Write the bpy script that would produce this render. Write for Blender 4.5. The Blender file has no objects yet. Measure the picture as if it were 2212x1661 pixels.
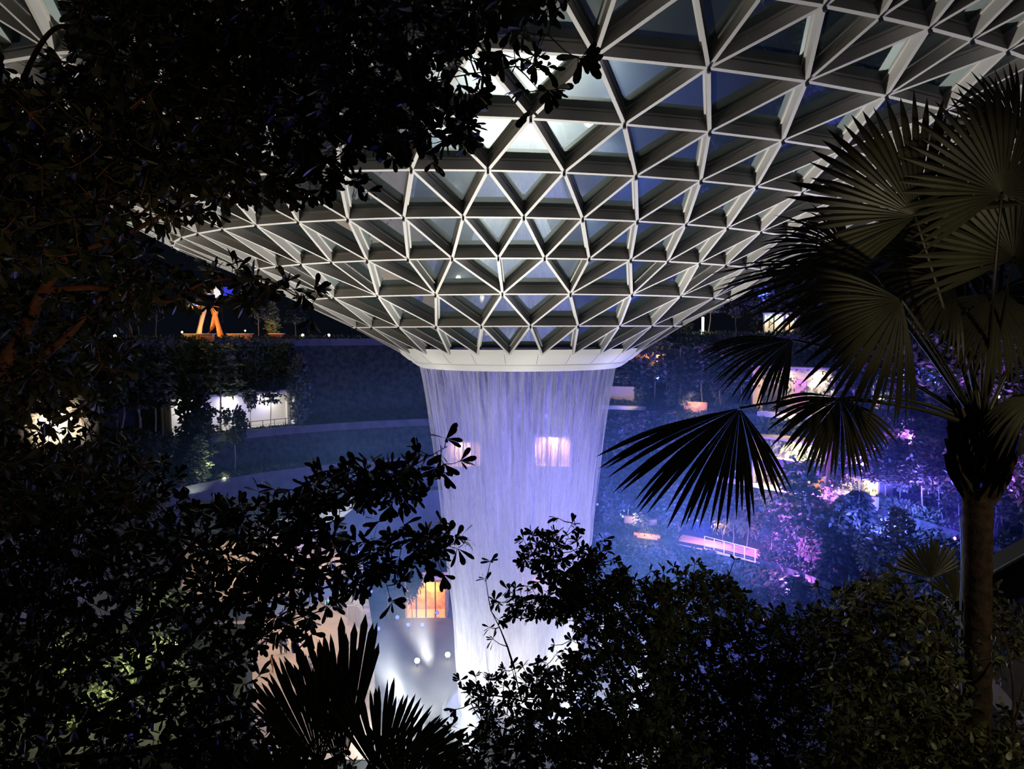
import bpy, math, random
import numpy as np
from mathutils import Vector, Matrix

# ------------------------------------------------------------------ camera, world, exposure
SC = bpy.context.scene
COL = SC.collection
F = 1618.79; PITCH = 0.06807; CZ = 31.0
rng = np.random.default_rng(7); random.seed(7)
cam_d = bpy.data.cameras.new('camera'); cam = bpy.data.objects.new('camera', cam_d); COL.objects.link(cam)
cam.location = (0, 0, CZ); cam.rotation_euler = (math.pi/2 - PITCH, 0.0016, 0)
cam_d.sensor_width = 36; cam_d.sensor_fit = 'HORIZONTAL'; cam_d.lens = 36*F/2212; cam_d.clip_start = .05; cam_d.clip_end = 600
SC.camera = cam
SC.view_settings.view_transform = 'Standard'; SC.view_settings.look = 'None'
SC.view_settings.exposure = 0.0; SC.view_settings.gamma = 1; SC.view_settings.use_curve_mapping = False
cy = SC.cycles
cy.use_denoising = True; cy.max_bounces = 5; cy.diffuse_bounces = 2; cy.glossy_bounces = 3; cy.transmission_bounces = 3
cy.transparent_max_bounces = 12; cy.volume_bounces = 0; cy.sample_clamp_indirect = 4; cy.sample_clamp_direct = 0
cy.caustics_reflective = False; cy.caustics_refractive = False
cy.use_adaptive_sampling = True; cy.adaptive_threshold = 0.05
world = bpy.data.worlds.new('night'); SC.world = world; world.use_nodes = True
world.node_tree.nodes['Background'].inputs[0].default_value = (0.35, 0.5, 0.9, 1)
world.node_tree.nodes['Background'].inputs[1].default_value = 0.006

AX = Vector((0.0, 60.0, 0))       # axis of the waterfall

def W(x, y, Y):
    """point of the place seen at photo position x, y, at distance Y ahead"""
    a = (x-1106)/F; b = (830.5-y)/F
    d = Vector((a, math.cos(PITCH)+b*math.sin(PITCH), -math.sin(PITCH)+b*math.cos(PITCH)))
    return Vector((0, 0, CZ)) + d*(Y/d.y)

def lamp(kind, loc, color, power, target=None, size=.3, angle=60, blend=.5):
    L = bpy.data.lights.new(kind.lower()+'_light', kind); L.color = color; L.energy = power
    if kind == 'SPOT': L.spot_size = math.radians(angle); L.spot_blend = blend
    if kind in ('POINT', 'SPOT'): L.shadow_soft_size = size
    if kind == 'AREA': L.size = size
    o = bpy.data.objects.new(kind.lower()+'_light', L); COL.objects.link(o); o.location = loc
    if target is not None:
        o.rotation_euler = (Vector(target)-Vector(loc)).to_track_quat('-Z', 'Y').to_euler()
    return o
BLUE = (.10, .12, 1.0); VIOLET = (.40, .36, 1.0); PURPLE = (.52, .10, 1.0); WHITE = (1, .97, .9); WARM = (1, .62, .33); COOL = (.75, .9, 1)
# show lights on the falls: white floods in the basin rim, violet projectors on the terraces
for a in (-165, -125, -85, -50, -20, 15, 50, 90, 130, 170):      # floods in the basin rim, washing the funnel above
    q = Vector((math.sin(math.radians(a)), -math.cos(math.radians(a)), 0))
    lamp('SPOT', AX+q*9.5+Vector((.45, 0, 1.2)), WHITE, 66000, AX+q*25+Vector((0, 0, 36)), .5, 52, .9)
for a in (-60, 0, 60, 180):                                      # low floods on the foot of the falls
    q = Vector((math.sin(math.radians(a)), -math.cos(math.radians(a)), 0))
    lamp('SPOT', AX+q*9+Vector((.45, 0, 1.0)), (1, .95, .87), 5000, AX+Vector((.45, 0, 11)), .5, 84, 1)
for a in (-65, -20, 25, 70):                                     # narrow floods added to brighten the white rim
    q = Vector((math.sin(math.radians(a)), -math.cos(math.radians(a)), 0))
    lamp('SPOT', AX+q*17+Vector((.45, 0, 1.0)), WHITE, 15000, AX+q*9+Vector((.45, 0, 28.8)), .4, 20, .8)
for x in (-8.5, 9):                                                    # unseen point lights added to brighten the mist beside the basin
    lamp('POINT', (x, 55, 2.4), (.88, .93, 1), 2600, size=1.2)
VP = [((30, 84, 22), 34000), ((-6, 96, 20), 34000), ((10, 96, 12), 28000), ((26, 38, 8), 34000), ((-14, 34, 8), 20000)]
for p, e in VP:
    lamp('SPOT', p, VIOLET, e, (0, 60, 20), .6, 32, .9)
for p, e in (((20, 78, 10), 10000), ((36, 70, 14), 8000), ((6, 84, 12), 7000), ((-7, 82, 9), 1200), ((47, 88, 25), 8000)):   # blue wash over the planted slopes
    lamp('POINT', p, BLUE, e*1.5, size=1.5)
for p, e in (((31, 81, 8.5), 9000), ((43, 83, 15), 9000), ((52, 84, 19), 7000), ((40, 76, 6), 6000)):  # purple point lights without fixtures, added to tint slopes and mist
    lamp('POINT', p, PURPLE, e, size=1.0)

# ------------------------------------------------------------------ materials
MATS = {}
def nodes(m):
    m.use_nodes = True; nt = m.node_tree; nt.nodes.clear(); out = nt.nodes.new('ShaderNodeOutputMaterial'); return nt, out
def mat(name, col, rough=.6, metal=0, spec=.5, noise=0, nscale=4, emit=None, estr=1, trans=0, bump=0):
    if name in MATS: return MATS[name]
    m = bpy.data.materials.new(name); m.use_nodes = True; nt = m.node_tree; b = nt.nodes['Principled BSDF']
    b.inputs['Base Color'].default_value = (*col, 1); b.inputs['Roughness'].default_value = rough
    b.inputs['Metallic'].default_value = metal; b.inputs['Specular IOR Level'].default_value = spec
    if noise or bump:
        tc = nt.nodes.new('ShaderNodeTexCoord'); nz = nt.nodes.new('ShaderNodeTexNoise'); nz.inputs['Scale'].default_value = nscale
        nz.inputs['Detail'].default_value = 4
        nt.links.new(tc.outputs['Object'], nz.inputs['Vector'])
    if noise:
        r = nt.nodes.new('ShaderNodeMapRange'); r.inputs['To Min'].default_value = 1-noise; r.inputs['To Max'].default_value = 1+noise
        r.inputs['From Min'].default_value = .3; r.inputs['From Max'].default_value = .7
        mx = nt.nodes.new('ShaderNodeMix'); mx.data_type = 'RGBA'; mx.blend_type = 'MULTIPLY'; mx.inputs[0].default_value = 1
        mx.inputs[6].default_value = (*col, 1)
        nt.links.new(nz.outputs['Fac'], r.inputs['Value']); nt.links.new(r.outputs[0], mx.inputs[7]); nt.links.new(mx.outputs[2], b.inputs['Base Color'])
    if bump:
        bp = nt.nodes.new('ShaderNodeBump'); bp.inputs['Strength'].default_value = bump; bp.inputs['Distance'].default_value = .03
        nt.links.new(nz.outputs['Fac'], bp.inputs['Height']); nt.links.new(bp.outputs[0], b.inputs['Normal'])
    if emit: b.inputs['Emission Color'].default_value = (*emit, 1); b.inputs['Emission Strength'].default_value = estr
    MATS[name] = m; return m
steel = mat('white_steel', (.46, .45, .44), .5, 0, .3)
concrete = mat('concrete', (.11, .12, .13), .85, noise=.25, nscale=.8, bump=.3)
concrete_light = mat('pale_concrete', (.52, .50, .47), .8, noise=.15, nscale=.7)
soil = mat('planting_soil', (.028, .035, .022), .95, noise=.6, nscale=1.2, bump=.6)
hedge_m = mat('hedge_leaves', (.05, .085, .04), .7, noise=.5, nscale=3)
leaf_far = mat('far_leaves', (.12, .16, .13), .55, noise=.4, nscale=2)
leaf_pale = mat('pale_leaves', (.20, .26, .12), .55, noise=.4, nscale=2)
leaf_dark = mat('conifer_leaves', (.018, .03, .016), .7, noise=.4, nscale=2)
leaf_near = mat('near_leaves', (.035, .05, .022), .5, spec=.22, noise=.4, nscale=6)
leaf_shrub = mat('shrub_leaves', (.075, .085, .035), .4, spec=.5, noise=.5, nscale=5)
leaf_palm = mat('palm_leaf', (.042, .042, .024), .5, noise=.4, nscale=3)
bark = mat('bark', (.16, .08, .05), .9, noise=.5, nscale=9, bump=.6)
bark_dark = mat('dark_bark', (.05, .035, .025), .9, noise=.5, nscale=9)
bark_palm = mat('palm_bark', (.05, .03, .02), .9, noise=.6, nscale=12, bump=.8)
bark_pale = mat('pale_bark', (.30, .26, .2), .85, noise=.3, nscale=6)
dark_metal = mat('dark_metal', (.03, .03, .035), .5, .6)
tan_floor = mat('tan_stone', (.60, .47, .36), .5, noise=.12, nscale=.5)
cream = mat('cream_paint', (.72, .62, .5), .6, noise=.05)
white_paint = mat('white_paint', (.8, .79, .77), .55)
orange_paint = mat('orange_paint', (.75, .32, .1), .5)
red_paint = mat('red_paint', (.6, .05, .03), .5)
grey_awning = mat('awning_grey', (.12, .12, .14), .7)
mirror_m = mat('polished_steel', (.8, .7, .6), .12, 1)
black_shell = mat('black_shell', (.02, .02, .022), .5)

def lens_mat(name, col, s):
    return mat(name, (0, 0, 0), .5, emit=col, estr=s)

def water_mat(name, dens, streak, lo, hi, zs, seed):
    m = bpy.data.materials.new(name); nt, out = nodes(m); N = nt.nodes; L = nt.links
    uv = N.new('ShaderNodeUVMap'); mp = N.new('ShaderNodeMapping'); mp.inputs['Scale'].default_value = (streak, zs, 1); mp.inputs['Location'].default_value = (seed, seed*1.7, 0)
    L.new(uv.outputs[0], mp.inputs[0])
    n1 = N.new('ShaderNodeTexNoise'); n1.inputs['Scale'].default_value = 1; n1.inputs['Detail'].default_value = 5; n1.inputs['Roughness'].default_value = .62; n1.inputs['Distortion'].default_value = .25
    L.new(mp.outputs[0], n1.inputs['Vector'])
    sep = N.new('ShaderNodeSeparateXYZ'); L.new(uv.outputs[0], sep.inputs[0])
    # density grows on the way down (v: 0 top .. 1 bottom)
    ad = N.new('ShaderNodeMapRange'); ad.inputs['From Min'].default_value = 0; ad.inputs['From Max'].default_value = 1
    ad.inputs['To Min'].default_value = lo; ad.inputs['To Max'].default_value = hi; L.new(sep.outputs[1], ad.inputs['Value'])
    s = N.new('ShaderNodeMath'); s.operation = 'SUBTRACT'; s.inputs[1].default_value = .5; L.new(n1.outputs['Fac'], s.inputs[0])
    k = N.new('ShaderNodeMath'); k.operation = 'MULTIPLY'; k.inputs[1].default_value = dens; L.new(s.outputs[0], k.inputs[0])
    a = N.new('ShaderNodeMath'); a.operation = 'ADD'; a.use_clamp = True; L.new(k.outputs[0], a.inputs[0]); L.new(ad.outputs[0], a.inputs[1])
    tr = N.new('ShaderNodeBsdfTransparent'); df = N.new('ShaderNodeBsdfDiffuse'); tl = N.new('ShaderNodeBsdfTranslucent')
    df.inputs[0].default_value = (.86, .88, .95, 1); tl.inputs[0].default_value = (.86, .88, .95, 1)
    m1 = N.new('ShaderNodeMixShader'); m1.inputs[0].default_value = .5; L.new(df.outputs[0], m1.inputs[1]); L.new(tl.outputs[0], m1.inputs[2])
    m2 = N.new('ShaderNodeMixShader'); L.new(a.outputs[0], m2.inputs[0]); L.new(tr.outputs[0], m2.inputs[1]); L.new(m1.outputs[0], m2.inputs[2])
    L.new(m2.outputs[0], out.inputs[0]); return m

def glass_roof_mat():
    m = bpy.data.materials.new('roof_glass'); nt, out = nodes(m); N = nt.nodes; L = nt.links
    g1 = N.new('ShaderNodeBsdfGlossy'); g1.inputs['Roughness'].default_value = .02; g1.inputs['Color'].default_value = (.60, .72, .74, 1)
    g2 = N.new('ShaderNodeBsdfGlossy'); g2.inputs['Roughness'].default_value = .24; g2.inputs['Color'].default_value = (.74, .88, .88, 1)
    df = N.new('ShaderNodeBsdfDiffuse'); df.inputs[0].default_value = (.035, .05, .055, 1)
    tr = N.new('ShaderNodeBsdfTransparent'); tr.inputs[0].default_value = (.14, .18, .19, 1)
    a = N.new('ShaderNodeMixShader'); a.inputs[0].default_value = .09; L.new(g1.outputs[0], a.inputs[1]); L.new(g2.outputs[0], a.inputs[2])
    b = N.new('ShaderNodeMixShader'); b.inputs[0].default_value = .5; L.new(tr.outputs[0], b.inputs[1]); L.new(df.outputs[0], b.inputs[2])
    lw = N.new('ShaderNodeLayerWeight'); lw.inputs[0].default_value = .5
    mr = N.new('ShaderNodeMapRange'); mr.inputs['To Min'].default_value = .35; mr.inputs['To Max'].default_value = .9; L.new(lw.outputs['Facing'], mr.inputs['Value'])
    c = N.new('ShaderNodeMixShader'); L.new(mr.outputs[0], c.inputs[0]); L.new(b.outputs[0], c.inputs[1]); L.new(a.outputs[0], c.inputs[2])
    L.new(c.outputs[0], out.inputs[0]); return m
roof_glass = glass_roof_mat()
def clear_glass():
    m = bpy.data.materials.new('clear_glass'); nt, out = nodes(m); N = nt.nodes
    tr = N.new('ShaderNodeBsdfTransparent'); g = N.new('ShaderNodeBsdfGlossy'); g.inputs['Roughness'].default_value = .03
    mx = N.new('ShaderNodeMixShader'); mx.inputs[0].default_value = .08
    nt.links.new(tr.outputs[0], mx.inputs[1]); nt.links.new(g.outputs[0], mx.inputs[2]); nt.links.new(mx.outputs[0], out.inputs[0]); return m
clear = clear_glass()

# ------------------------------------------------------------------ mesh helpers
class MB:
    def __init__(s): s.v = []; s.f = []; s.n = 0; s.uv = None
    def add(s, V, Fc):
        V = np.asarray(V, float).reshape(-1, 3); Fc = np.asarray(Fc, int)
        s.v.append(V); s.f += (Fc+s.n).tolist(); s.n += len(V)
    def addl(s, V, Fl):
        s.v.append(np.asarray(V, float).reshape(-1, 3)); s.f += [[i+s.n for i in f] for f in Fl]; s.n += len(V)
    def box(s, c, size, rz=0, M=None):
        x, y, z = [q/2 for q in size]
        P = [Vector((i*x, j*y, k*z)) for i in (-1, 1) for j in (-1, 1) for k in (-1, 1)]
        R = Matrix.Rotation(rz, 3, 'Z') if M is None else M
        P = [R @ p + Vector(c) for p in P]
        s.addl([tuple(p) for p in P], [[0, 1, 3, 2], [4, 6, 7, 5], [0, 4, 5, 1], [2, 3, 7, 6], [0, 2, 6, 4], [1, 5, 7, 3]])
    def beam(s, A, B, n, w, d0, d1):
        """bar from A to B, w wide, reaching from d0 to d1 along -n"""
        A = Vector(A); B = Vector(B); t = (B-A).normalized(); n = (n - t*n.dot(t)).normalized(); u = t.cross(n)*(w/2)
        P = []
        for q in (A, B):
            for (i, d) in ((-1, d0), (1, d0), (1, d1), (-1, d1)): P.append(tuple(q+u*i-n*d))
        s.addl(P, [[0, 1, 5, 4], [1, 2, 6, 5], [2, 3, 7, 6], [3, 0, 4, 7], [0, 3, 2, 1], [4, 5, 6, 7]])
    def tube(s, pts, rad, k=6):
        pts = [Vector(p) for p in pts]; n = len(pts); V = []
        for i, p in enumerate(pts):
            t = (pts[min(i+1, n-1)]-pts[max(i-1, 0)]); t = t.normalized() if t.length > 1e-9 else Vector((0, 0, 1))
            a = t.cross(Vector((0.13, 0.21, .97)) if abs(t.z) < .9 else Vector((1, 0, 0))).normalized(); b = t.cross(a)
            r = rad[i] if hasattr(rad, '__len__') else rad
            for j in range(k):
                th = 2*math.pi*j/k; V.append(tuple(p+(a*math.cos(th)+b*math.sin(th))*r))
        Fc = [[i*k+j, i*k+(j+1) % k, (i+1)*k+(j+1) % k, (i+1)*k+j] for i in range(n-1) for j in range(k)]
        Fc += [list(range(k))[::-1], [(n-1)*k+j for j in range(k)]]
        s.addl(V, Fc)
    def lathe(s, prof, k=24, c=(0, 0, 0), a0=0, a1=2*math.pi, sx=1, sy=1):
        full = abs(a1-a0-2*math.pi) < 1e-6; m = k if full else k+1; V = []
        for i in range(m):
            th = a0+(a1-a0)*i/k
            for r, z in prof: V.append((c[0]+sx*r*math.sin(th), c[1]-sy*r*math.cos(th), c[2]+z))
        n = len(prof); Fc = []
        for i in range(k):
            i2 = (i+1) % m
            for j in range(n-1): Fc.append([i*n+j, i2*n+j, i2*n+j+1, i*n+j+1])
        s.addl(V, Fc)
    def build(s, name, m, parent=None, smooth=False, origin=None):
        me = bpy.data.meshes.new(name)
        V = np.concatenate(s.v) if s.v else np.zeros((0, 3))
        if origin is not None: V = V-np.array(origin)
        me.from_pydata(V.tolist(), [], s.f); me.materials.append(m)
        if smooth: me.shade_smooth()
        me.update(); o = bpy.data.objects.new(name, me); COL.objects.link(o)
        if origin is not None: o.location = origin
        if parent is not None: o.parent = parent
        return o
def tag(o, label, cat, group=None, kind=None):
    if label: o['label'] = label
    if cat: o['category'] = cat
    if group: o['group'] = group
    if kind: o['kind'] = kind
    return o
def thing(name, label, cat, loc=(0, 0, 0), group=None, rz=0):
    o = bpy.data.objects.new(name, None); COL.objects.link(o); o.location = loc; o.rotation_euler = (0, 0, rz); o.empty_display_size = .2
    return tag(o, label, cat, group)
def struct(name, mb, m, **k):
    o = mb.build(name, m, **k); o['kind'] = 'structure'; return o
def copy_tree(o, parent=None):
    c = o.copy(); COL.objects.link(c)
    if parent is not None: c.parent = parent
    for ch in list(o.children): copy_tree(ch, c)
    return c

def leaf_arrays(mb, base, d, nrm, ln, wd, curl=.15, shape='obovate'):
    """many leaves at once: base points, directions, normals, lengths, widths"""
    S = {'obovate': ([0, .12, .45, .72, .92, 1.0], [.03, .06, .26, .40, .30, .06]),
         'oval': ([0, .1, .4, .7, 1.0], [.02, .12, .4, .34, .03]),
         'quad': ([0, .5, 1.0], [.1, .5, .08])}[shape]
    st, w = S; M = len(base); k = len(st)
    d = d/np.linalg.norm(d, axis=1, keepdims=True); u = np.cross(d, nrm); u /= (np.linalg.norm(u, axis=1, keepdims=True)+1e-9); nn = np.cross(u, d)
    V = np.empty((M, k*2, 3))
    for i in range(k):
        c = base + d*(ln*st[i])[:, None] - nn*(ln*curl*st[i]**2)[:, None]
        V[:, 2*i] = c+u*(wd*w[i])[:, None]; V[:, 2*i+1] = c-u*(wd*w[i])[:, None]
    q = np.array([[2*i, 2*i+1, 2*i+3, 2*i+2] for i in range(k-1)])
    Fc = (q[None]+(np.arange(M)*k*2)[:, None, None]).reshape(-1, 4)
    mb.add(V.reshape(-1, 3), Fc)
def rnd(n): 
    v = rng.normal(size=(n, 3)); return v/np.linalg.norm(v, axis=1, keepdims=True)
def inpoly(poly, n):
    P = np.array(poly, float); lo = P.min(0); hi = P.max(0); out = []
    while len(out) < n:
        q = lo+(hi-lo)*rng.random((n*2, 2))
        ins = np.zeros(len(q), bool); j = len(P)-1
        for i in range(len(P)):
            xi, yi = P[i]; xj, yj = P[j]
            c = ((yi > q[:, 1]) != (yj > q[:, 1])) & (q[:, 0] < (xj-xi)*(q[:, 1]-yi)/(yj-yi+1e-12)+xi); ins ^= c; j = i
        out += q[ins].tolist()
    return np.array(out[:n])

# ------------------------------------------------------------------ glass and steel funnel
RINGS = [  # radius, height, slope x, slope y, offset x, offset y, twist b, twist c, count, phase in bays
 (9.5981,-1.428,.0021,.0018,1.2149,-.0013,-.0251,-.0248,26,0),(12.8796,.4923,.0028,.0037,1.0141,-.0018,-.0024,-.0032,26,.5),
 (16.6427,2.3703,.0007,.0073,.783,-.0024,.0157,-.0085,26,0),(20.0287,4.1998,-.0013,.0121,.2933,-.0031,.041,.0062,52,0),
 (23.6502,5.8603,-.0077,.0133,-.3861,-.0039,.0662,.0061,52,.25),(27.5993,7.9607,-.0176,.0381,-.6345,-.0043,.0675,-.0117,52,0),
 (30.9989,10.5172,-.0347,.0752,-.8106,-.0047,.0691,-.0097,52,.25),(34.6078,13.1788,-.0519,.1098,-.9101,-.0052,.066,-.0132,52,0),
 (37.4683,15.585,-.0672,.1305,-.5641,-.0049,.058,-.0032,104,0),(40.8,17.7,-.075,.14,-.5,0,.05,0,104,.125),
 (44.6,19.6,-.08,.14,-.4,0,.045,0,104,0),(49,21.2,-.08,.13,-.3,0,.04,0,104,.125),(54,22.2,-.075,.11,-.2,0,.03,0,104,0),
 (59.5,22.2,-.06,.08,-.1,0,.02,0,104,.125),(65,20.8,-.05,.05,0,0,.0,0,104,0)]
PH = -.25174; CX0 = -.59535
def rpt(k, a):
    """a: position in bays (1/26 turn)"""
    r, z, tx, ty, cx, cyy, b, c, N, ph = RINGS[k]
    th = (a+PH)*2*math.pi/26; th = th+b*math.cos(th)+c*math.sin(2*th)
    dx = r*math.sin(th); dy = -r*math.cos(th)
    return Vector((CX0+cx+dx, 60+cyy+dy, CZ+z+tx*dx+ty*dy))
NR = len(RINGS)
def rnodes(k):
    N, ph = RINGS[k][8:]; return [i*26/N+ph for i in range(N)]
def hn(k, a):
    """outward (downward) normal of the funnel skin at a node"""
    k0 = max(k-1, 0); k1 = min(k+1, NR-1)
    t1 = rpt(k1, a)-rpt(k0, a); t2 = rpt(k, a+.2)-rpt(k, a-.2)
    n = t2.cross(t1).normalized()
    return n if n.z < 0 else -n
funnel = thing('glass_funnel_roof', 'huge white steel and glass funnel of triangles narrowing to the waterfall', 'roof', (CX0, 60, CZ-2.8))
og = tuple(funnel.location)
WB, WT, DB = .15, .30, .55
cells = {}
for k in range(NR):
    nd = rnodes(k); mb = MB(); mt = MB(); Nn = len(nd)
    for i in range(Nn):
        a = nd[i]; b = a+26/Nn; A = rpt(k, a); B = rpt(k, b); n = hn(k, (a+b)/2)
        if k > 0: 
            mb.beam(A, B, n, WB, 0, DB*.8); mb.beam(A, B, n, WT, DB*.8, DB)
        if 0 < k < 9:
            n2 = hn(k, a); q = A+n2*.10; u = (B-A).normalized(); M = Matrix((u, n2.cross(u), n2)).transposed(); mt.box(q, (.10, .10, .16), M=M)
    if k > 0:
        o = mb.build('ring_beam', steel, funnel, origin=og); o.location = (0, 0, 0)
        if 0 < k < 9:
            o2 = mt.build('node_bracket', dark_metal, o, origin=og); o2.location = (0, 0, 0)
for k in range(NR-1):
    lo = rnodes(k); hi = rnodes(k+1); mb = MB(); gb = MB(); tris = []; edges = []
    if len(lo) == len(hi):
        s = 26/len(lo)
        for a in lo:
            h = s/2; edges += [(a, a-h), (a, a+h)]; tris += [((k, a), (k+1, a-h), (k+1, a+h)), ((k+1, a+h), (k, a), (k, a+s))]
    else:
        s = 26/len(lo); h = s/2
        for a in lo:
            edges += [(a, a-h), (a, a), (a, a+h)]
            tris += [((k, a), (k+1, a-h), (k+1, a)), ((k, a), (k+1, a), (k+1, a+h)), ((k+1, a+h), (k, a), (k, a+s))]
    for a, b in edges:
        A = rpt(k, a); B = rpt(k+1, b); n = (hn(k, a)+hn(k+1, b)).normalized()
        mb.beam(A, B, n, WB, 0.004, DB*.8-.004); mb.beam(A, B, n, WT, DB*.8-.004, DB-.004)
    for t in tris:
        P = [rpt(*q)-hn(*q)*(DB-.02) for q in t]; c = (P[0]+P[1]+P[2])/3
        gb.addl([tuple(p+(c-p)*.03) for p in P], [[0, 1, 2]])
    o = mb.build('brace_beams' if False else 'diagonal_brace', steel, funnel, origin=og); o.location = (0, 0, 0)
    o = gb.build('glass_row', roof_glass, funnel, origin=og); o.location = (0, 0, 0)
# white rim ring
mb = MB(); mb.lathe([(9.75, -1.1), (9.55, -1.40), (9.35, -1.62), (8.85, -2.02), (8.62, -2.12), (8.55, -2.16), (8.55, -2.22), (8.50, -2.26), (8.1, -2.52), (7.78, -2.66), (7.7, -2.66), (7.6, -2.3), (7.6, -1.1), (9.75, -1.1)], 96, (.62, 60, CZ))
o = mb.build('rim_ring', white_paint, funnel, True, origin=og); o.location = (0, 0, 0)
mb = MB()
for i in range(26):
    th = (i+.5)*2*math.pi/26
    mb.tube([(.62+r*math.sin(th), 60-r*math.cos(th), CZ+z) for r, z in ((9.56, -1.42), (9.36, -1.63), (8.86, -2.03), (8.64, -2.12))], .008, 4)
o2 = mb.build('panel_joint', grey_awning, o, origin=og); o2.location = (0, 0, 0)

# ------------------------------------------------------------------ waterfall
fall = thing('waterfall', 'tall indoor waterfall dropping in a narrowing white and violet column', 'waterfall', (.45, 60, 0))
PROF = [(7.72, -2.62), (7.55, -3.3), (7.32, -4.8), (7.0, -7), (6.75, -9), (6.5, -11.2), (6.2, -14), (5.98, -16.5), (5.7, -19), (5.4, -22), (5.15, -25), (4.95, -28), (4.85, -30.6)]
def prof_r(z):
    return float(np.interp(-z, [-q[1] for q in PROF], [q[0] for q in PROF]))
def shell(sc, m, name, k=160, nz=50, jit=0.0):
    V = []; UV = []
    for i in range(nz+1):
        z = -2.6+(-30.9+2.6)*i/nz
        for j in range(k+1):
            th = 2*math.pi*j/k+math.pi
            r = prof_r(z)*sc
            if jit: r += jit*(i/nz)*(math.sin(th*11+i*.35+sc*9)*.5+math.sin(th*23-i*.2)*.3+math.sin(th*5+i*.1)*.4)
            V.append((r*math.sin(th), -r*math.cos(th), CZ+z))
    Fc = [[i*(k+1)+j, i*(k+1)+j+1, (i+1)*(k+1)+j+1, (i+1)*(k+1)+j] for i in range(nz) for j in range(k)]
    me = bpy.data.meshes.new(name); me.from_pydata(V, [], Fc); me.materials.append(m); me.shade_smooth()
    uvl = me.uv_layers.new(name='UVMap'); li = np.empty(len(me.loops), int); me.loops.foreach_get('vertex_index', li)
    uv = np.stack([(li % (k+1))/k, (li//(k+1))/nz], 1).astype(np.float32); uvl.data.foreach_set('uv', uv.ravel())
    o = bpy.data.objects.new(name, me); COL.objects.link(o); o.parent = fall; return o
shell(1.0, water_mat('water_outer', 1.9, 170, .20, .46, 7, 3), 'water_sheet', jit=.16)
shell(.955, water_mat('water_middle', 2.4, 70, .22, .60, 5, 11), 'water_sheet', jit=.22)
shell(.86, water_mat('water_inner', 1.4, 60, .05, .5, 2.5, 23), 'water_sheet', jit=.25)
jet_m = bpy.data.materials.new('water_stream'); nt, out = nodes(jet_m); N = nt.nodes
_t = N.new('ShaderNodeBsdfTransparent'); _d = N.new('ShaderNodeBsdfDiffuse'); _d.inputs[0].default_value = (.9, .92, .98, 1); _m = N.new('ShaderNodeMixShader'); _m.inputs[0].default_value = .38
nt.links.new(_t.outputs[0], _m.inputs[1]); nt.links.new(_d.outputs[0], _m.inputs[2]); nt.links.new(_m.outputs[0], out.inputs[0])
NJ = 60
for j in range(NJ):
    th = 2*math.pi*(j+.3+.15*rng.random())/NJ; end = -6-10*rng.random(); mb = MB(); pts = []; rad = []
    for i in range(12):
        z = -2.5+(end+2.5)*i/11; r = prof_r(z)+.05+.02*math.sin(i+j); pts.append((r*math.sin(th), -r*math.cos(th), CZ+z)); rad.append(.045*(1-i/11)**.6+.006)
    o = mb.tube(pts, rad, 5) or mb.build('water_stream', jet_m, fall, True)

# pool and basin
mb = MB(); mb.lathe([(0, .35), (5.9, .35)], 64, (.45, 60, 0)); 
pool_m = mat('pool_water', (.28, .32, .36), .12, spec=.6, bump=.4, nscale=3)
basin = thing('splash_basin', 'round basin of churning white water under the waterfall', 'basin', (.45, 60, 0))
o = mb.build('water_surface', pool_m, basin, origin=(.45, 60, 0)); o.location = (0, 0, 0)
mb = MB(); mb.lathe([(5.9, 0), (5.9, .6), (6.2, .6), (6.3, 0)], 72, (0, 0, 0)); mb.build('basin_rim', concrete, basin, True)

# ------------------------------------------------------------------ mist over the valley (a real volume)
def soft_cloud(name, label, c, rad, dens, colr, cat='mist', power=1.6):
    """cloud that thins out from its middle to its edge"""
    m = bpy.data.materials.new(name); nt, out = nodes(m); v = nt.nodes.new('ShaderNodeVolumeScatter'); v.inputs['Color'].default_value = (*colr, 1)
    tc = nt.nodes.new('ShaderNodeTexCoord'); l = nt.nodes.new('ShaderNodeVectorMath'); l.operation = 'LENGTH'; nt.links.new(tc.outputs['Object'], l.inputs[0]); prev = l.outputs['Value']
    for op, a, b in (('SUBTRACT', 1.0, None), ('MAXIMUM', None, 0.0), ('POWER', None, power), ('MULTIPLY', None, dens)):
        q = nt.nodes.new('ShaderNodeMath'); q.operation = op
        if a is not None: q.inputs[0].default_value = a; nt.links.new(prev, q.inputs[1])
        else: nt.links.new(prev, q.inputs[0]); q.inputs[1].default_value = b
        prev = q.outputs[0]
    nt.links.new(prev, v.inputs['Density']); nt.links.new(v.outputs[0], out.inputs['Volume'])
    mb = MB(); low = 0 if c[2] < 5 else -1
    mb.lathe(([(0, 0), (1, 0)] if low == 0 else [(0, -1), (.38, -.92), (.7, -.71), (.92, -.38), (1, 0)])+[(.92, .38), (.7, .71), (.38, .92), (0, 1)], 24); o = mb.build(name, m); o.location = c; o.scale = rad
    return tag(o, label, cat, kind='stuff')
soft_cloud('mist', 'thin blue tinted mist hanging in the middle of the valley around the waterfall', (9, 63, 14), (46, 46, 18), .0062, (.17, .38, 1), 'mist', 1.0)  # blue of the show lights is put into the mist colour
soft_cloud('spray_cloud', 'bright white spray cloud at the foot of the waterfall', (.45, 60, .45), (9.5, 9.5, 12), .07, (1, 1, 1))
soft_cloud('ground_mist', 'soft pale ground mist spreading over the valley floor round the foot of the falls', (.45, 60, .45), (21, 21, 11), .029, (.9, .95, 1))

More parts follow.
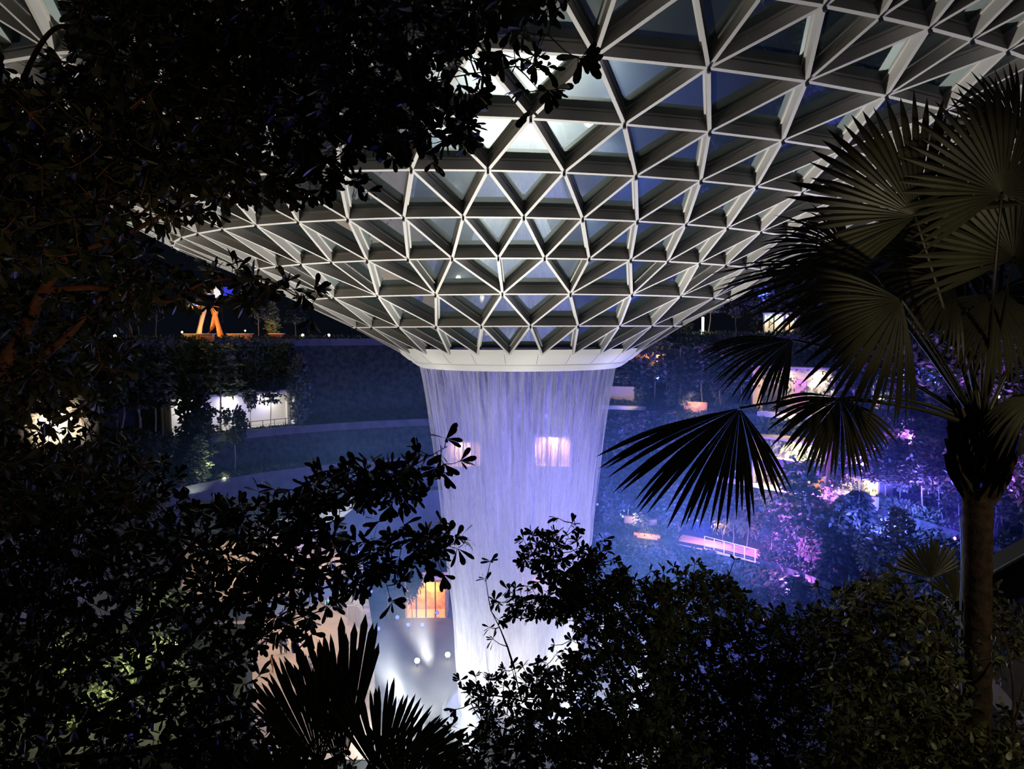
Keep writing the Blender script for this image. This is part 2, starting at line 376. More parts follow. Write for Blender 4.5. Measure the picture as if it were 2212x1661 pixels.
# ------------------------------------------------------------------ valley: floor and terraces
mb = MB(); mb.box((0, 70, -.25), (180, 160, .5)); struct('floor', mb, mat('valley_floor', (.05, .055, .05), .8, noise=.4, nscale=.3))
def tier(name, R, top, bot, p0, p1, m, depth=26, parapet=0, pm=None, k=40, base=60):
    """a terrace: sector of a ring round the falls, angles from straight behind, right positive"""
    a0 = math.radians(180-p1); a1 = math.radians(180-p0); mb = MB()
    V = []; n = k+1
    prof = [(R+depth, bot), (R, bot), (R, top), (R+depth, top)]
    mb.lathe(prof+[prof[0]], k, (0, base, 0), a0, a1)
    o = struct(name, mb, m)
    if parapet:
        mb = MB(); mb.lathe([(R-.05, top-.6), (R-.25, top-.6), (R-.25, top+parapet), (R-.02, top+parapet), (R-.02, top-.6)], k, (0, base, 0), a0, a1)
        struct(name+'_trim', mb, pm or concrete)
    return o
TL = [('wall_left_upper', 48, 30.0, 19.0), ('wall_left_middle', 44, 19.0, 14.0), ('wall_left_lower', 41, 14.2, 10.6), ('wall_left_base', 37, 10.4, -.1)]
TR = [('wall_right_upper', 50, 30.4, 21.0), ('wall_right_middle', 45, 20.6, 12.5), ('wall_right_lower', 41, 12.7, 5.9), ('wall_right_base', 34, 6.0, -.1)]
green_wall = mat('green_wall', (.03, .045, .03), .9, noise=.7, nscale=1.6, bump=.8)
for nme, R, t, b in TL: tier(nme, R, t, -.1, -140, -14, green_wall if R > 42 else concrete, 66-R, .35)
for nme, R, t, b in TR: tier(nme, R, t, -.1, -14, 140, green_wall, 66-R, .35, green_wall)

def pol(R, phi, z):
    """point on a terrace; phi degrees from straight behind the falls, right positive"""
    p = math.radians(phi); return Vector((R*math.sin(p), 60+R*math.cos(p), z))
def on_tier(px, R):
    """point at radius R round the falls (far side) seen at photo column px"""
    t = (px-1106)/F*1.0
    A = 1+t*t; B = -120; C_ = 3600-R*R; Y = (-B+math.sqrt(max(B*B-4*A*C_, 0)))/(2*A)
    return Vector((t*Y, Y, 0))

# ------------------------------------------------------------------ background plants
def crown_mesh(name, kind, n, m, parent):
    mb = MB()
    if kind == 'layered':      # flat tiers of foliage on a thin trunk
        for t in range(6):
            z = .48+.5*t/5.5; r = .34*(1-.55*t/5)*(.8+.4*rng.random()); k = int(n/6); th = rng.random(k)*2*np.pi; rr = r*np.sqrt(rng.random(k))
            B = np.stack([rr*np.cos(th), rr*np.sin(th), z+rng.normal(size=k)*.012-rr*.08], 1)
            leaf_arrays(mb, B, rnd(k)*[1, 1, .3], rnd(k)*[.4, .4, 1]+[0, 0, 1], .055+.03*rng.random(k), np.full(k, .045), 0, 'quad')
    elif kind == 'round':
        c = rnd(9)*.2*[1, 1, .8]+[0, 0, .72]
        for q in c:
            k = n//9; B = q+rnd(k)*(.13*rng.random(k)**.4)[:, None]
            leaf_arrays(mb, B, rnd(k), rnd(k), .045+.03*rng.random(k), np.full(k, .04), 0, 'quad')
    elif kind == 'conifer':
        k = n; z = .12+.88*rng.random(k); th = rng.random(k)*2*np.pi; rr = .3*(1.02-z)*(.55+.45*rng.random(k)**.5)*(1+.25*np.sin(z*40))
        B = np.stack([rr*np.cos(th), rr*np.sin(th), z], 1); D = np.stack([np.cos(th), np.sin(th), -.35+.2*rng.random(k)], 1)
        leaf_arrays(mb, B*.8+B*0+[0, 0, 0], D, rnd(k)+[0, 0, 1], .07+.05*rng.random(k), np.full(k, .045), .2, 'quad')
    elif kind == 'column':
        k = n; z = .08+.92*rng.random(k); th = rng.random(k)*2*np.pi; rr = .13*np.sin(np.pi*np.clip(z, .03, .97))**.5*(.4+.6*rng.random(k)**.4)*(1+.3*np.sin(z*30+th*2))
        B = np.stack([rr*np.cos(th), rr*np.sin(th), z], 1)
        leaf_arrays(mb, B, rnd(k), rnd(k), .04+.03*rng.random(k), np.full(k, .035), 0, 'quad')
    elif kind == 'bush':
        k = n; v = rnd(k); v[:, 2] = np.abs(v[:, 2]); B = v*(.45*(.6+.4*rng.random(k)**.5)*(1+.25*np.sin(v[:, 0]*9+v[:, 1]*7)))[:, None]*[1, 1, 1.5]
        leaf_arrays(mb, B, v+rnd(k)*.8, rnd(k), .07+.05*rng.random(k), np.full(k, .06), 0, 'quad')
    elif kind == 'palmtree':
        for j in range(13):
            th = j*2.4; el = .9-.1*j; pts = [Vector((0, 0, .62))]
            for i in range(6):
                e = el-i*.28; pts.append(pts[-1]+Vector((math.cos(th)*math.cos(e), math.sin(th)*math.cos(e), math.sin(e)))*.065)
            P = np.array(pts); k = 26
            s = rng.random(k)*5.9; i0 = s.astype(int); B = P[i0]+(P[np.minimum(i0+1, 6)]-P[i0])*(s-i0)[:, None]
            side = np.array([-math.sin(th), math.cos(th), 0])*np.where(np.arange(k) % 2 == 0, 1, -1)[:, None]
            leaf_arrays(mb, B, side+[0, 0, -.5], np.tile([0, 0, 1.], (k, 1)), np.full(k, .10), np.full(k, .018), .2, 'quad')
    return mb.build(name, m, parent)
PROTO = {}
def proto(kind, m, n, bk, variant=0):
    key = (kind, m.name, variant)
    if key in PROTO: return PROTO[key]
    nm = {'bush': 'terrace_shrub', 'conifer': 'conifer_tree', 'palmtree': 'palm_tree', 'column': 'columnar_tree'}.get(kind, 'terrace_tree')
    r = bpy.data.objects.new(nm, None); r.empty_display_size = .2
    if kind != 'bush':
        mb = MB(); lean = rng.normal()*.02
        top = .66 if kind == 'palmtree' else .92
        mb.tube([(lean*math.sin(i*.9), lean*math.cos(i*1.3)-lean, top*i/6) for i in range(7)], [.012*(1-.75*i/6)+.002 for i in range(7)], 6)
        if kind in ('layered', 'round'):
            for j in range(9):
                th = j*2.4; z = .45+.045*j; mb.tube([(0, 0, z), (.1*math.cos(th), .1*math.sin(th), z+.05), (.2*math.cos(th), .2*math.sin(th), z+.08)], [.005, .003, .001], 4)
        mb.build('trunk', bk, r)
    crown_mesh('foliage', kind, n, m, r)
    PROTO[key] = r; return r
def plant(kind, px, R, z, h, label, cat='tree', group=None, m=None, n=1100, bk=None, wide=1, variant=0, Y=None):
    m = m or leaf_far; p = on_tier(px, R) if Y is None else Vector(((px-1106)/F*Y, Y, 0)); p.z = z
    pr = proto(kind, m, n, bk or bark_pale, variant)
    if pr.users_collection: o = copy_tree(pr)
    else:
        COL.objects.link(pr); o = pr
    o.location = p; o.scale = (h*wide, h*wide, h); o.rotation_euler = (0, 0, rng.random()*6.3)
    tag(o, label, cat, group); 
    if group is None and 'group' in o: del o['group']
    return o

def G(px, py, z):
    """point at height z seen at photo position px, py"""
    d = W(px, py, 1)-Vector((0, 0, CZ)); return Vector((0, 0, CZ))+d*((z-CZ)/d.z)
def poly_prism(mb, pts, z0, z1):
    n = len(pts); V = [(p[0], p[1], z0) for p in pts]+[(p[0], p[1], z1) for p in pts]
    mb.addl(V, [list(range(n))[::-1], list(range(n, 2*n))]+[[i, (i+1) % n, n+(i+1) % n, n+i] for i in range(n)])

# ------------------------------------------------------------------ rooms and shop fronts cut into the terraces
def lit_room(name, label, cat, P0, P1, zb, zt, depth, light, power, wall=None, floor_m=None, rail=0, screens=(), mull=0, group=None):
    """open-fronted room between P0 (left) and P1 (right) with a lamp strip in its ceiling"""
    P0 = Vector(P0); P1 = Vector(P1); P0.z = P1.z = 0; ex = (P1-P0); L = ex.length; ang = math.atan2(ex.y, ex.x); H = zt-zb
    t = thing(name, label, cat, (P0.x, P0.y, zb), group, ang); wall = wall or cream
    def part(nm, boxes, m, par=t):
        mb = MB()
        for c, sz in boxes: mb.box(c, sz)
        return mb.build(nm, m, par)
    part('back_wall', [((L/2, depth, H/2), (L, .15, H))], wall)
    part('side_wall', [((-.1, depth/2, H/2), (.2, depth, H))], wall); part('side_wall', [((L+.1, depth/2, H/2), (.2, depth, H))], wall)
    part('ceiling_slab', [((L/2, depth/2, H+.12), (L+.4, depth+.2, .24))], wall); part('floor_slab', [((L/2, depth/2, -.12), (L+.4, depth+.2, .24))], floor_m or wall)
    k = max(1, int(L/5))
    for i in range(k):
        x = L*(i+.5)/k; f = part('ceiling_light', [((x, depth*.5, H-.06), (min(1.6, L/k*.6), .3, .08))], lens_mat('lens_'+cat+name, light, 3.0))
        lo = lamp('AREA', (0, 0, 0), light, power/k, None, 1.0); lo.parent = t; lo.location = (x, depth*.5, H-.2)
    if rail:
        r = part('railing', [((L/2, -.05, rail), (L, .06, .06)), ((L/2, -.05, rail*.5), (L, .03, .03))], dark_metal)
        for i in range(int(L/1.6)+1): part('rail_post', [((min(i*1.6, L-.02), -.05, rail/2), (.05, .05, rail))], dark_metal, r)
    for i in range(mull): part('mullion', [((L*(i+1)/(mull+1), .02, H/2), (.12, .12, H))], dark_metal)
    for (x0, x1, z0, z1, m) in screens: part('display_panel', [(((x0+x1)/2*L, depth-.2, (z0+z1)/2*H), ((x1-x0)*L, .1, (z1-z0)*H))], m)
    return t
A_ = on_tier
LW = (1, .93, .86)
lit_room('gallery_opening', 'long bright white gallery opening in the dark left terrace wall behind slim trees', 'gallery', A_(366, 45.6), A_(634, 45.6), 19.25, 23.6, 2.3, LW, 380, white_paint, white_paint, 1.0)
mb = MB(); p = A_(622, 45.2); mb.box((p.x, p.y, 21.6), (.35, .35, 4.6)); tag(mb.build('gallery_pillar', cream), 'pale square pillar at the end of the bright gallery opening', 'pillar')
art = mat('poster_art', (.5, .6, .5), .6, noise=.9, nscale=1.3)
lit_room('show_room', 'brightly lit show room with coloured display panels on the right terrace', 'room', A_(1628, 46.9), A_(1802, 46.9), 20.9, 26.6, 2.8, (1, .66, .40), 520, cream, cream, 1.0,
         ((.42, .56, .02, .75, mat('magenta_panel', (.75, .35, .8), .6)), (.57, .95, .08, .75, art), (.0, .3, .0, .6, grey_awning)))
lit_room('corner_room', 'small warm glowing corner room beside the show room, nearer the palm', 'room', A_(1888, 48), A_(1922, 48), 22.8, 26.4, 2, (1, .7, .42), 1300, cream, None, .9)
lit_room('terrace_shop', 'wide shop front with a glowing cream ceiling above the walkway with people', 'shop', A_(1632, 42.0), A_(1788, 42.0), 12.75, 18.4, 2.8, (1, .75, .45), 1300, cream, tan_floor, 0,
         ((.50, .60, .03, .40, red_paint), (.72, .86, .03, .40, mat('orange_window', (.9, .45, .12), .6))), 0)  # the shop's red light and orange window, put into panel colours
P0 = A_(1655, 41.9); P1 = A_(1788, 41.9); c = (P0+P1)/2; mb = MB(); mb.box((c.x-.3, c.y-.7, 15.7), ((P1-P0).length*.95, 1.2, 1.4), math.atan2(P1.y-P0.y, P1.x-P0.x))
tag(mb.build('shop_awning', grey_awning), 'dark grey awning across the wide shop front on the right', 'awning')
lit_room('small_shop', 'small cream kiosk next to the wide shop front, behind terrace trees', 'kiosk', A_(1830, 42.3), A_(1905, 42.3), 12.75, 15.4, 2.2, (1, .72, .5), 300, cream)
lit_room('fall_side_shop', 'glowing orange shop seen through the falling water', 'shop', A_(1156, 41.8), A_(1232, 41.8), 12.75, 16.9, 2.4, (1, .55, .25), 1500, cream, tan_floor, .9, ((.3, .4, .1, .8, orange_paint),), 2)
lit_room('distant_cafe', 'dim warm cafe seen through the left half of the waterfall', 'cafe', A_(962, 41.8), A_(1036, 41.8), 12.9, 16.2, 2, (1, .6, .35), 500, cream, tan_floor, .9, (), 3)
lit_room('restaurant', 'restaurant with glowing amber windows left of the foot of the waterfall', 'restaurant', W(878, 1300, 80), W(960, 1300, 80), .05, 4.0, 2.5, (1, .40, .12), 420, mat('amber_wall', (.85, .5, .22), .6, noise=.5, nscale=1.2), tan_floor, 0, (), 3)
lit_room('bar', 'amber lit bar behind the leafy shrub at the foot of the waterfall', 'bar', W(1118, 1300, 80), W(1215, 1300, 80), 1.0, 4.6, 2.5, (1, .42, .13), 300, mat('amber_wall', (.85, .5, .22)), tan_floor, 0, (), 3)
p = A_(1312, 47); q = A_(1373, 47); mb = MB(); c = (p+q)/2; ar = math.atan2(q.y-p.y, q.x-p.x); Lq = (q-p).length
mb.box((c.x, c.y, 22.5), (Lq, 2, 2.3), ar); tag(mb.build('plant_housing', mat('beige_panel', (.5, .42, .38), .7)), 'plain beige box standing on the terrace just right of the waterfall', 'box')
lamp('SPOT', (c.x+1, c.y-7, 22), (1, .75, .55), 500, (c.x, c.y, 22.5), .3, 60)
mb = MB(); mb.box((c.x, c.y-2.0, 20.9), (Lq+2.5, 2.6, .5), ar); tag(mb.build('ledge_slab', concrete_light), 'pale concrete ledge in front of the plain beige box', 'ledge')
def strip(name, label, cat, px0, px1, R, z0, z1, m, light=None, power=0):
    p = A_(px0, R); q = A_(px1, R); c = (p+q)/2; mb = MB(); mb.box((c.x, c.y, (z0+z1)/2), ((q-p).length, .5, z1-z0), math.atan2(q.y-p.y, q.x-p.x))
    o = tag(mb.build(name, m), label, cat)
    if light: 
        d = (Vector((0, 60, 0))-Vector((c.x, c.y, 0))).normalized()
        lamp('AREA', (c.x+d.x*1.4, c.y+d.y*1.4, z1+.3), light, power, (c.x, c.y, (z0+z1)/2-.5), 1.5)
    return o
strip('brick_planter', 'orange lit brick planter wall on the top right terrace', 'planter', 1366, 1482, 49.3, 26.7, 28.1, mat('brick_warm', (.55, .3, .2), .8, noise=.4, nscale=2), (1, .6, .35), 260)
strip('brick_planter', 'orange lit low planter ledge below the palm leaf tips on the right', 'planter', 1480, 1530, 45, 20.7, 22.0, mat('brick_warm', (.55, .3, .2)), (1, .6, .4), 90)
strip('terrace_parapet', 'pale lit parapet under the show room on the right terrace', 'parapet', 1640, 1790, 44.9, 20.7, 21.3, concrete_light, (1, .75, .5), 160)
strip('stone_planter', 'long stone planter at the end of the walkway with people', 'planter', 1792, 1905, 40.6, 12.8, 14.2, concrete_light, (1, .7, .6), 120)
strip('walkway_rail', 'low bright walkway rail in front of the people on the right terrace', 'railing', 1556, 1792, 40.7, 12.75, 13.3, mat('rail_white', (.7, .6, .5), .5), (1, .7, .45), 220)
strip('balcony_fascia', 'tan fascia of a small balcony just right of the water', 'balcony', 1352, 1424, 36, 7.2, 8.1, tan_floor, (1, .7, .45), 120)
strip('lit_rail', 'small rail with orange lights under the tan balcony fascia', 'railing', 1374, 1432, 34, 6.1, 6.7, orange_paint, (1, .55, .2), 90)
# lookout terrace with white railing
t = thing('lookout_railing', 'white railing round the orange lit lookout on the lower right terrace', 'railing', tuple(A_(1584, 33.7)+Vector((0, 0, 6.05))))
P0 = A_(1528, 33.7); P1 = A_(1640, 33.2); O = t.location; L_ = (P1-P0); 
mb = MB()
for z in (1.5, .1): mb.tube([P0+Vector((0, 0, 6.05+z))-O, P1+Vector((0, 0, 6.05+z))-O], .05, 6)
mb.build('top_rail', white_paint, t)
for i in range(6):
    q = P0+L_*(i/5)+Vector((0, 0, 6.05))-O; mb = MB(); mb.box((q.x, q.y, .75), (.09, .09, 1.5)); mb.build('rail_post', white_paint, t)
mb = MB()
for z in (.35, .6, .85, 1.1): mb.tube([P0+Vector((0, 0, 6.05+z))-O, P1+Vector((0, 0, 6.05+z))-O], .012, 4)
mb.build('cable_infill', white_paint, t)
mb = MB(); poly_prism(mb, [A_(1460, 33.8), A_(1650, 33.4), A_(1660, 38), A_(1480, 38)], 6.0, 6.06); struct('floor_lookout', mb, tan_floor)
c = A_(1545, 35.5); lamp('AREA', (c.x, c.y, 9.5), (1, .42, .15), 420, (c.x, c.y, 6), 1.2)

# left: lower concourse and balcony
zb = 8.6
fr = [G(380, 1312, zb), G(560, 1304, zb), G(660, 1278, zb), G(735, 1246, zb), G(765, 1230, zb)]
bk_ = [Vector((p.x-4, p.y+11, 0)) for p in fr[::-1]]; bk_[0] = Vector((fr[-1].x+.5, fr[-1].y+1.5, 0))
mb = MB(); poly_prism(mb, fr+bk_, 7.5, zb); struct('floor_balcony', mb, tan_floor)
mb = MB()
for a, b in zip(fr[:-1], fr[1:]):
    mb.beam((a.x, a.y-.1, 8.7), (b.x, b.y-.1, 8.7), Vector((0, 0, 1)), .25, -.05, 1.35)
struct('trim_balcony', mb, mat('blue_grey_fascia', (.22, .24, .28), .5))
cl = [Vector((p.x, p.y+1.2, 0)) for p in fr[:-1]]+[Vector((fr[3].x+.3, fr[3].y+5, 0))]
mb = MB(); poly_prism(mb, cl+[Vector((p.x-4, p.y+9, 0)) for p in cl[::-1]], 13.9, 15.2); struct('ceiling_balcony', mb, concrete)
mb = MB()
for a, b in zip(bk_[1:-1], bk_[2:]): mb.beam((a.x, a.y, 11.3), (b.x, b.y, 11.3), Vector((0, 0, 1)), .3, -2.7, 2.7)
struct('wall_balcony', mb, cream)
for px, py in ((480, 1290), (600, 1285), (700, 1250)):
    p = G(px, py, zb); lamp('AREA', (p.x-1.5, p.y+5, 13.7), (1, .80, .62), 230, None, 1.5)
esc = thing('escalator', 'bright escalator rising behind the leaves on the left balcony', 'escalator', tuple(G(505, 1270, zb)+Vector((0, 6, 0))))
for i, dx in enumerate((-.75, .75)):
    mb = MB(); mb.tube([(dx+1.5, 0, .9), (dx+.8, .2, 1.1), (dx-2.4, 1.2, 4.9)], .07, 6); h = mb.build('handrail', white_paint, esc)
    mb = MB(); mb.beam((dx+1.4, .05, .5), (dx-2.5, 1.25, 4.6), Vector((0, -.2, 1)).normalized(), .06, -.35, .35); mb.build('side_panel', white_paint, esc)
mb = MB()
for i in range(16): mb.box((1.4-3.9*i/16, .05+1.2*i/16, .2+4.1*i/16), (.3, 1.2, .22))
mb.build('steps', grey_awning, esc)
ground_poly = [G(400, 1290, .05), G(770, 1262, .05), G(800, 1380, .05), G(812, 1500, .05), G(800, 1640, .05), G(400, 1640, .05)]
mb = MB(); poly_prism(mb, ground_poly, 0, .04); struct('floor_concourse', mb, tan_floor)
for px, py, e in ((640, 1330, 1100), (690, 1400, 1300), (740, 1350, 700), (600, 1480, 900), (560, 1380, 900)):
    p = G(px, py, 0); lamp('AREA', (p.x, p.y, 7.2), (1, .80, .62), e*.24, None, 2)
wl = [G(752, 1280, 0), G(788, 1330, 0), G(797, 1400, 0), G(800, 1500, 0)]
mb = MB()
for a, b in zip(wl[:-1], wl[1:]): mb.beam((a.x, a.y, 1.2), (b.x, b.y, 1.2), Vector((0, 0, 1)), .6, -1.2, 1.2)
struct('wall_concourse', mb, mat('rock_face', (.38, .33, .28), .9, noise=.4, nscale=.9, bump=1.0))
mb = MB(); p = G(722, 1330, 0); poly_prism(mb, [G(708, 1300, 0), G(750, 1285, 0), G(790, 1370, 0)], 0, 2.2); struct('wall_ramp', mb, concrete_light)
p = G(765, 1350, 0); t = thing('info_stand', 'slanted white framed display stand by the rocky planter wall', 'stand', tuple(p))
mb = MB(); mb.beam((-.7, 0, 2.2), (.7, 0, 2.2), Vector((0, 0, 1)), .12, 0, .12); mb.beam((-.7, 0, 0), (-.7, 0.01, 2.2), Vector((0, 1, 0)), .12, 0, .12); mb.beam((.7, 0, 0), (.7, .01, 2.2), Vector((0, 1, 0)), .12, 0, .12); mb.build('frame', white_paint, t)
mb = MB(); mb.box((0, .05, 1.2), (1.2, .05, 1.7)); mb.build('panel', cream, t)
p = W(708, 1300, 74); t = thing('exit_sign', 'small hanging teal sign over the concourse', 'sign', tuple(p))
mb = MB(); mb.box((0, 0, 0), (.6, .08, .42)); mb.build('sign_face', lens_mat('teal_glow', (.25, .8, .75), .9), t)
mb = MB(); mb.tube([(0, 0, .2), (0, 0, 1.0)], .03); mb.build('hanger', white_paint, t)

# ------------------------------------------------------------------ people
def person(loc, label, shirt, pants, face=0, walk=.0, hair=(.02, .015, .01), skin=(.5, .33, .24), arms=.1, group=None):
    """standing or walking figure, 1.7 m tall, one skinned body with clothes over it"""
    t = thing('person', label, 'person', tuple(loc), group, face)
    J = {'pel': (0, 0, .93), 'sp': (0, 0, 1.15), 'ch': (0, .01, 1.34), 'nk': (0, 0, 1.47), 'hd': (0, -.02, 1.56), 'tp': (0, 0, 1.68)}
    R_ = {'pel': .135, 'sp': .12, 'ch': .14, 'nk': .055, 'hd': .095, 'tp': .07}
    E_ = [('pel', 'sp'), ('sp', 'ch'), ('ch', 'nk'), ('nk', 'hd'), ('hd', 'tp')]
    for s, n in ((-1, 'l'), (1, 'r')):
        w = walk*s
        J.update({n+'hip': (s*.09, 0, .86), n+'kn': (s*.10, -w*.5-.02, .48), n+'an': (s*.10, -w*.75+.03, .08), n+'toe': (s*.11, -w*.75-.13, .04),
                  n+'sh': (s*.18, 0, 1.38), n+'el': (s*.24, w*.5+.02, 1.12), n+'wr': (s*.25, w*.8-arms, .90), n+'pa': (s*.25, w*.85-arms-.02, .82)})
        R_.update({n+'hip': .09, n+'kn': .058, n+'an': .04, n+'toe': .033, n+'sh': .06, n+'el': .042, n+'wr': .03, n+'pa': .036})
        E_ += [('pel', n+'hip'), (n+'hip', n+'kn'), (n+'kn', n+'an'), (n+'an', n+'toe'), ('ch', n+'sh'), (n+'sh', n+'el'), (n+'el', n+'wr'), (n+'wr', n+'pa')]
        for i in range(4):
            f = n+'f%d' % i; J[f] = (s*.25, w*.85-arms-.045+.022*i, .745-.01*(i in (1, 2))); R_[f] = .009; E_.append((n+'pa', f))
        J[n+'th'] = (s*.235, w*.85-arms-.07, .80); R_[n+'th'] = .01; E_.append((n+'pa', n+'th'))
    def grow(nm, keys, grow_r, m, par):
        ks = [k for k in J if k in keys]; ix = {k: i for i, k in enumerate(ks)}
        me = bpy.data.meshes.new(nm); me.from_pydata([J[k] for k in ks], [(ix[a], ix[b]) for a, b in E_ if a in ix and b in ix], []); me.materials.append(m)
        o = bpy.data.objects.new(nm, me); COL.objects.link(o); o.parent = par
        sk = o.modifiers.new('skin', 'SKIN'); sk.use_smooth_shade = True
        for k in ks:
            v = me.skin_vertices[0].data[ix[k]]; r = R_[k]+grow_r; v.radius = (r, r*.8 if k in ('pel', 'sp', 'ch') else r); v.use_root = (k == ks[0])
        ss = o.modifiers.new('sub', 'SUBSURF'); ss.levels = 1; ss.render_levels = 1; return o
    body = grow('body', set(J), 0, mat('skin_%d' % int(skin[0]*100), skin, .55), t)
    up = {'pel', 'sp', 'ch', 'lsh', 'rsh', 'lel', 'rel'}; lo = {'pel', 'lhip', 'rhip', 'lkn', 'rkn', 'lan', 'ran'}
    grow('shirt', up, .018, mat('cloth_%02d%02d%02d' % tuple(int(c*99) for c in shirt), shirt, .8), t)
    grow('trousers', lo, .016, mat('cloth_%02d%02d%02d' % tuple(int(c*99) for c in pants), pants, .8), t)
    mb = MB(); V = []
    mb.lathe([(0, .125), (.06, .115), (.098, .06), (.108, 0), (.10, -.05), (.07, -.08)], 14, (0, .025, 1.585)); mb.build('hair', mat('hair', hair, .6), t, True)
    mb = MB()
    for s in (-1, 1): mb.box((s*.033, -.112, 1.595), (.02, .008, .01))
    mb.build('eyes', black_shell, t)
    mb = MB(); mb.addl([(0, -.112, 1.60), (-.016, -.112, 1.56), (.016, -.112, 1.56), (0, -.138, 1.563)], [[0, 1, 3], [0, 3, 2], [1, 2, 3]]); mb.build('nose', body.data.materials[0], t)
    return t
g = zb+.02
person(G(628, 1281, g), 'person in dark clothes at the balcony edge, the left one of the pair', (.05, .05, .07), (.04, .04, .05), .2)
person(G(643, 1277, g), 'person in a grey top at the balcony edge, the right one of the pair', (.25, .24, .25), (.06, .06, .08), -.3)
person(G(588, 1452, .05), 'person in an orange dress walking alone on the sandy concourse', (.65, .25, .08), (.45, .2, .08), 2.6, .15)
person(G(606, 1412, .05), 'person in a black top on the concourse, behind the one in orange', (.05, .05, .05), (.1, .1, .12), 2.9, .15)
person(G(616, 1410, .05), 'person in a blue top beside the one in black on the concourse', (.1, .15, .35), (.05, .05, .06), 3.1, .1)
person(G(634, 1408, .05), 'person in a rust top on the concourse near the fan palm blades', (.6, .2, .06), (.05, .05, .06), 2.2, .12)
person(G(668, 1455, .05), 'person in a pale top walking just left of the fan palm blades', (.5, .45, .4), (.1, .1, .12), 1.2, .2)
zw = 12.78
for px, lab, sh, pt in ((1596, 'person in a white top on the walkway, first from the hanging palm leaf', (.6, .6, .6), (.05, .05, .08)), (1611, 'person in a dark top second along the walkway', (.04, .04, .06), (.05, .05, .06)),
                (1640, 'person in a blue top standing on the walkway left of the red panel', (.1, .15, .4), (.08, .08, .1)), (1672, 'person in a grey shirt on the walkway just left of the red panel', (.3, .3, .3), (.03, .03, .04)),
                (1738, 'person in dark clothes between the red and the orange shop panels', (.03, .03, .04), (.03, .03, .04)), (1784, 'person in a pale top at the right end of the shop front', (.5, .45, .42), (.08, .08, .1))):
    p = A_(px, 41.5); person((p.x, p.y, zw), lab, sh, pt, rng.random()*6, .1*rng.random())

# ------------------------------------------------------------------ top left roof garden: play sculpture, kiosk, lamps
p = A_(455, 52); t = thing('play_sculpture', 'polished blob shaped play sculpture on glowing orange legs in the roof garden', 'sculpture', (p.x, p.y, 30.05)); S_ = 1.0
mb = MB(); V = []
for i in range(28):
    th = 2*math.pi*i/28
    for j in range(10):
        ph = 2*math.pi*j/10; r = 2.6+.95*math.cos(ph); V.append((r*math.cos(th)*1.15+1.2, r*math.sin(th), 6.6+.55*math.sin(ph)+.5*math.sin(th*2)))
mb.addl(V, [[i*10+j, i*10+(j+1) % 10, ((i+1) % 28)*10+(j+1) % 10, ((i+1) % 28)*10+j] for i in range(28) for j in range(10)]); mb.build('ring_canopy', mirror_m, t, True)
mb = MB(); mb.lathe([(0, 5.6), (1.2, 5.5), (1.9, 4.9), (1.7, 4.2), (.9, 3.8), (0, 3.7)], 20, (-2.4, 0, 0)); mb.build('pod', mirror_m, t, True)
for x0, x1 in ((-1.6, -.9), (-.9, 1.6), (1.5, .6)):
    mb = MB(); mb.tube([(x0, 0, 0), ((x0+x1)/2, .1, 1.9), (x1*.6, 0, 4.4)], [.45, .28, .34], 10); mb.build('leg', orange_paint if x0 > -1.5 else cream, t, True)
lamp('POINT', (p.x, p.y-2.2, 31.2), (1, .5, .18), 420, size=.2); lamp('POINT', (p.x+2, p.y-2, 34.6), (1, .55, .25), 260, size=.2)
p = A_(285, 50); t = thing('slide_tube', 'glowing orange slide tube slanting above the roof garden on the left', 'slide', (p.x, p.y, 30.05))
mb = MB(); mb.tube([(-2.0, 0, 5.0), (-.6, 0, 5.35), (1.6, 0, 6.1)], .34, 10); mb.build('tube', mat('slide_orange', (.9, .4, .1), .4), t, True)
mb = MB(); mb.tube([(-.3, .1, 0), (-.3, .1, 5.3)], .12, 8); mb.build('support_pole', dark_metal, t)
lamp('SPOT', (p.x, p.y-1.6, 33.2), (1, .45, .12), 700, (p.x-.1, p.y, 35.6), .2, 90)
for px, w, lab, cl in ((432, 3.4, 'low timber bench box under the orange sculpture legs', orange_paint), (520, 2.8, 'low orange lit kiosk counter on the roof garden edge', orange_paint), (599, 1.6, 'small red stall on the roof garden beside the counter', red_paint)):
    p = A_(px, 48.9); t = thing('garden_kiosk', lab, 'kiosk', (p.x, p.y, 30.05)); mb = MB(); mb.box((0, 0, .45), (w, .9, .9)); mb.build('counter', cl, t); mb = MB(); mb.box((0, 0, .95), (w+.3, 1.1, .1)); mb.build('top', cream, t)
    lamp('POINT', (p.x, p.y-1.2, 31.9), (1, .55, .25), 60, size=.15)
t = thing('garden_screen', 'white panel glowing beside a blue one under the sculpture canopy', 'screen', tuple(W(478, 630, 88)))
mb = MB(); mb.box((-.5, 0, 0), (.7, .1, 1.3)); mb.build('white_panel', lens_mat('screen_white', (1, .95, 1), .9), t)
mb = MB(); mb.box((.8, 0, .1), (1.3, .1, 1.0)); mb.build('blue_panel', lens_mat('screen_blue', (.05, .06, .9), .7), t)
mb = MB(); mb.tube([(0, .1, -.4), (0, .1, -3.6)], .06); mb.build('stand', dark_metal, t)

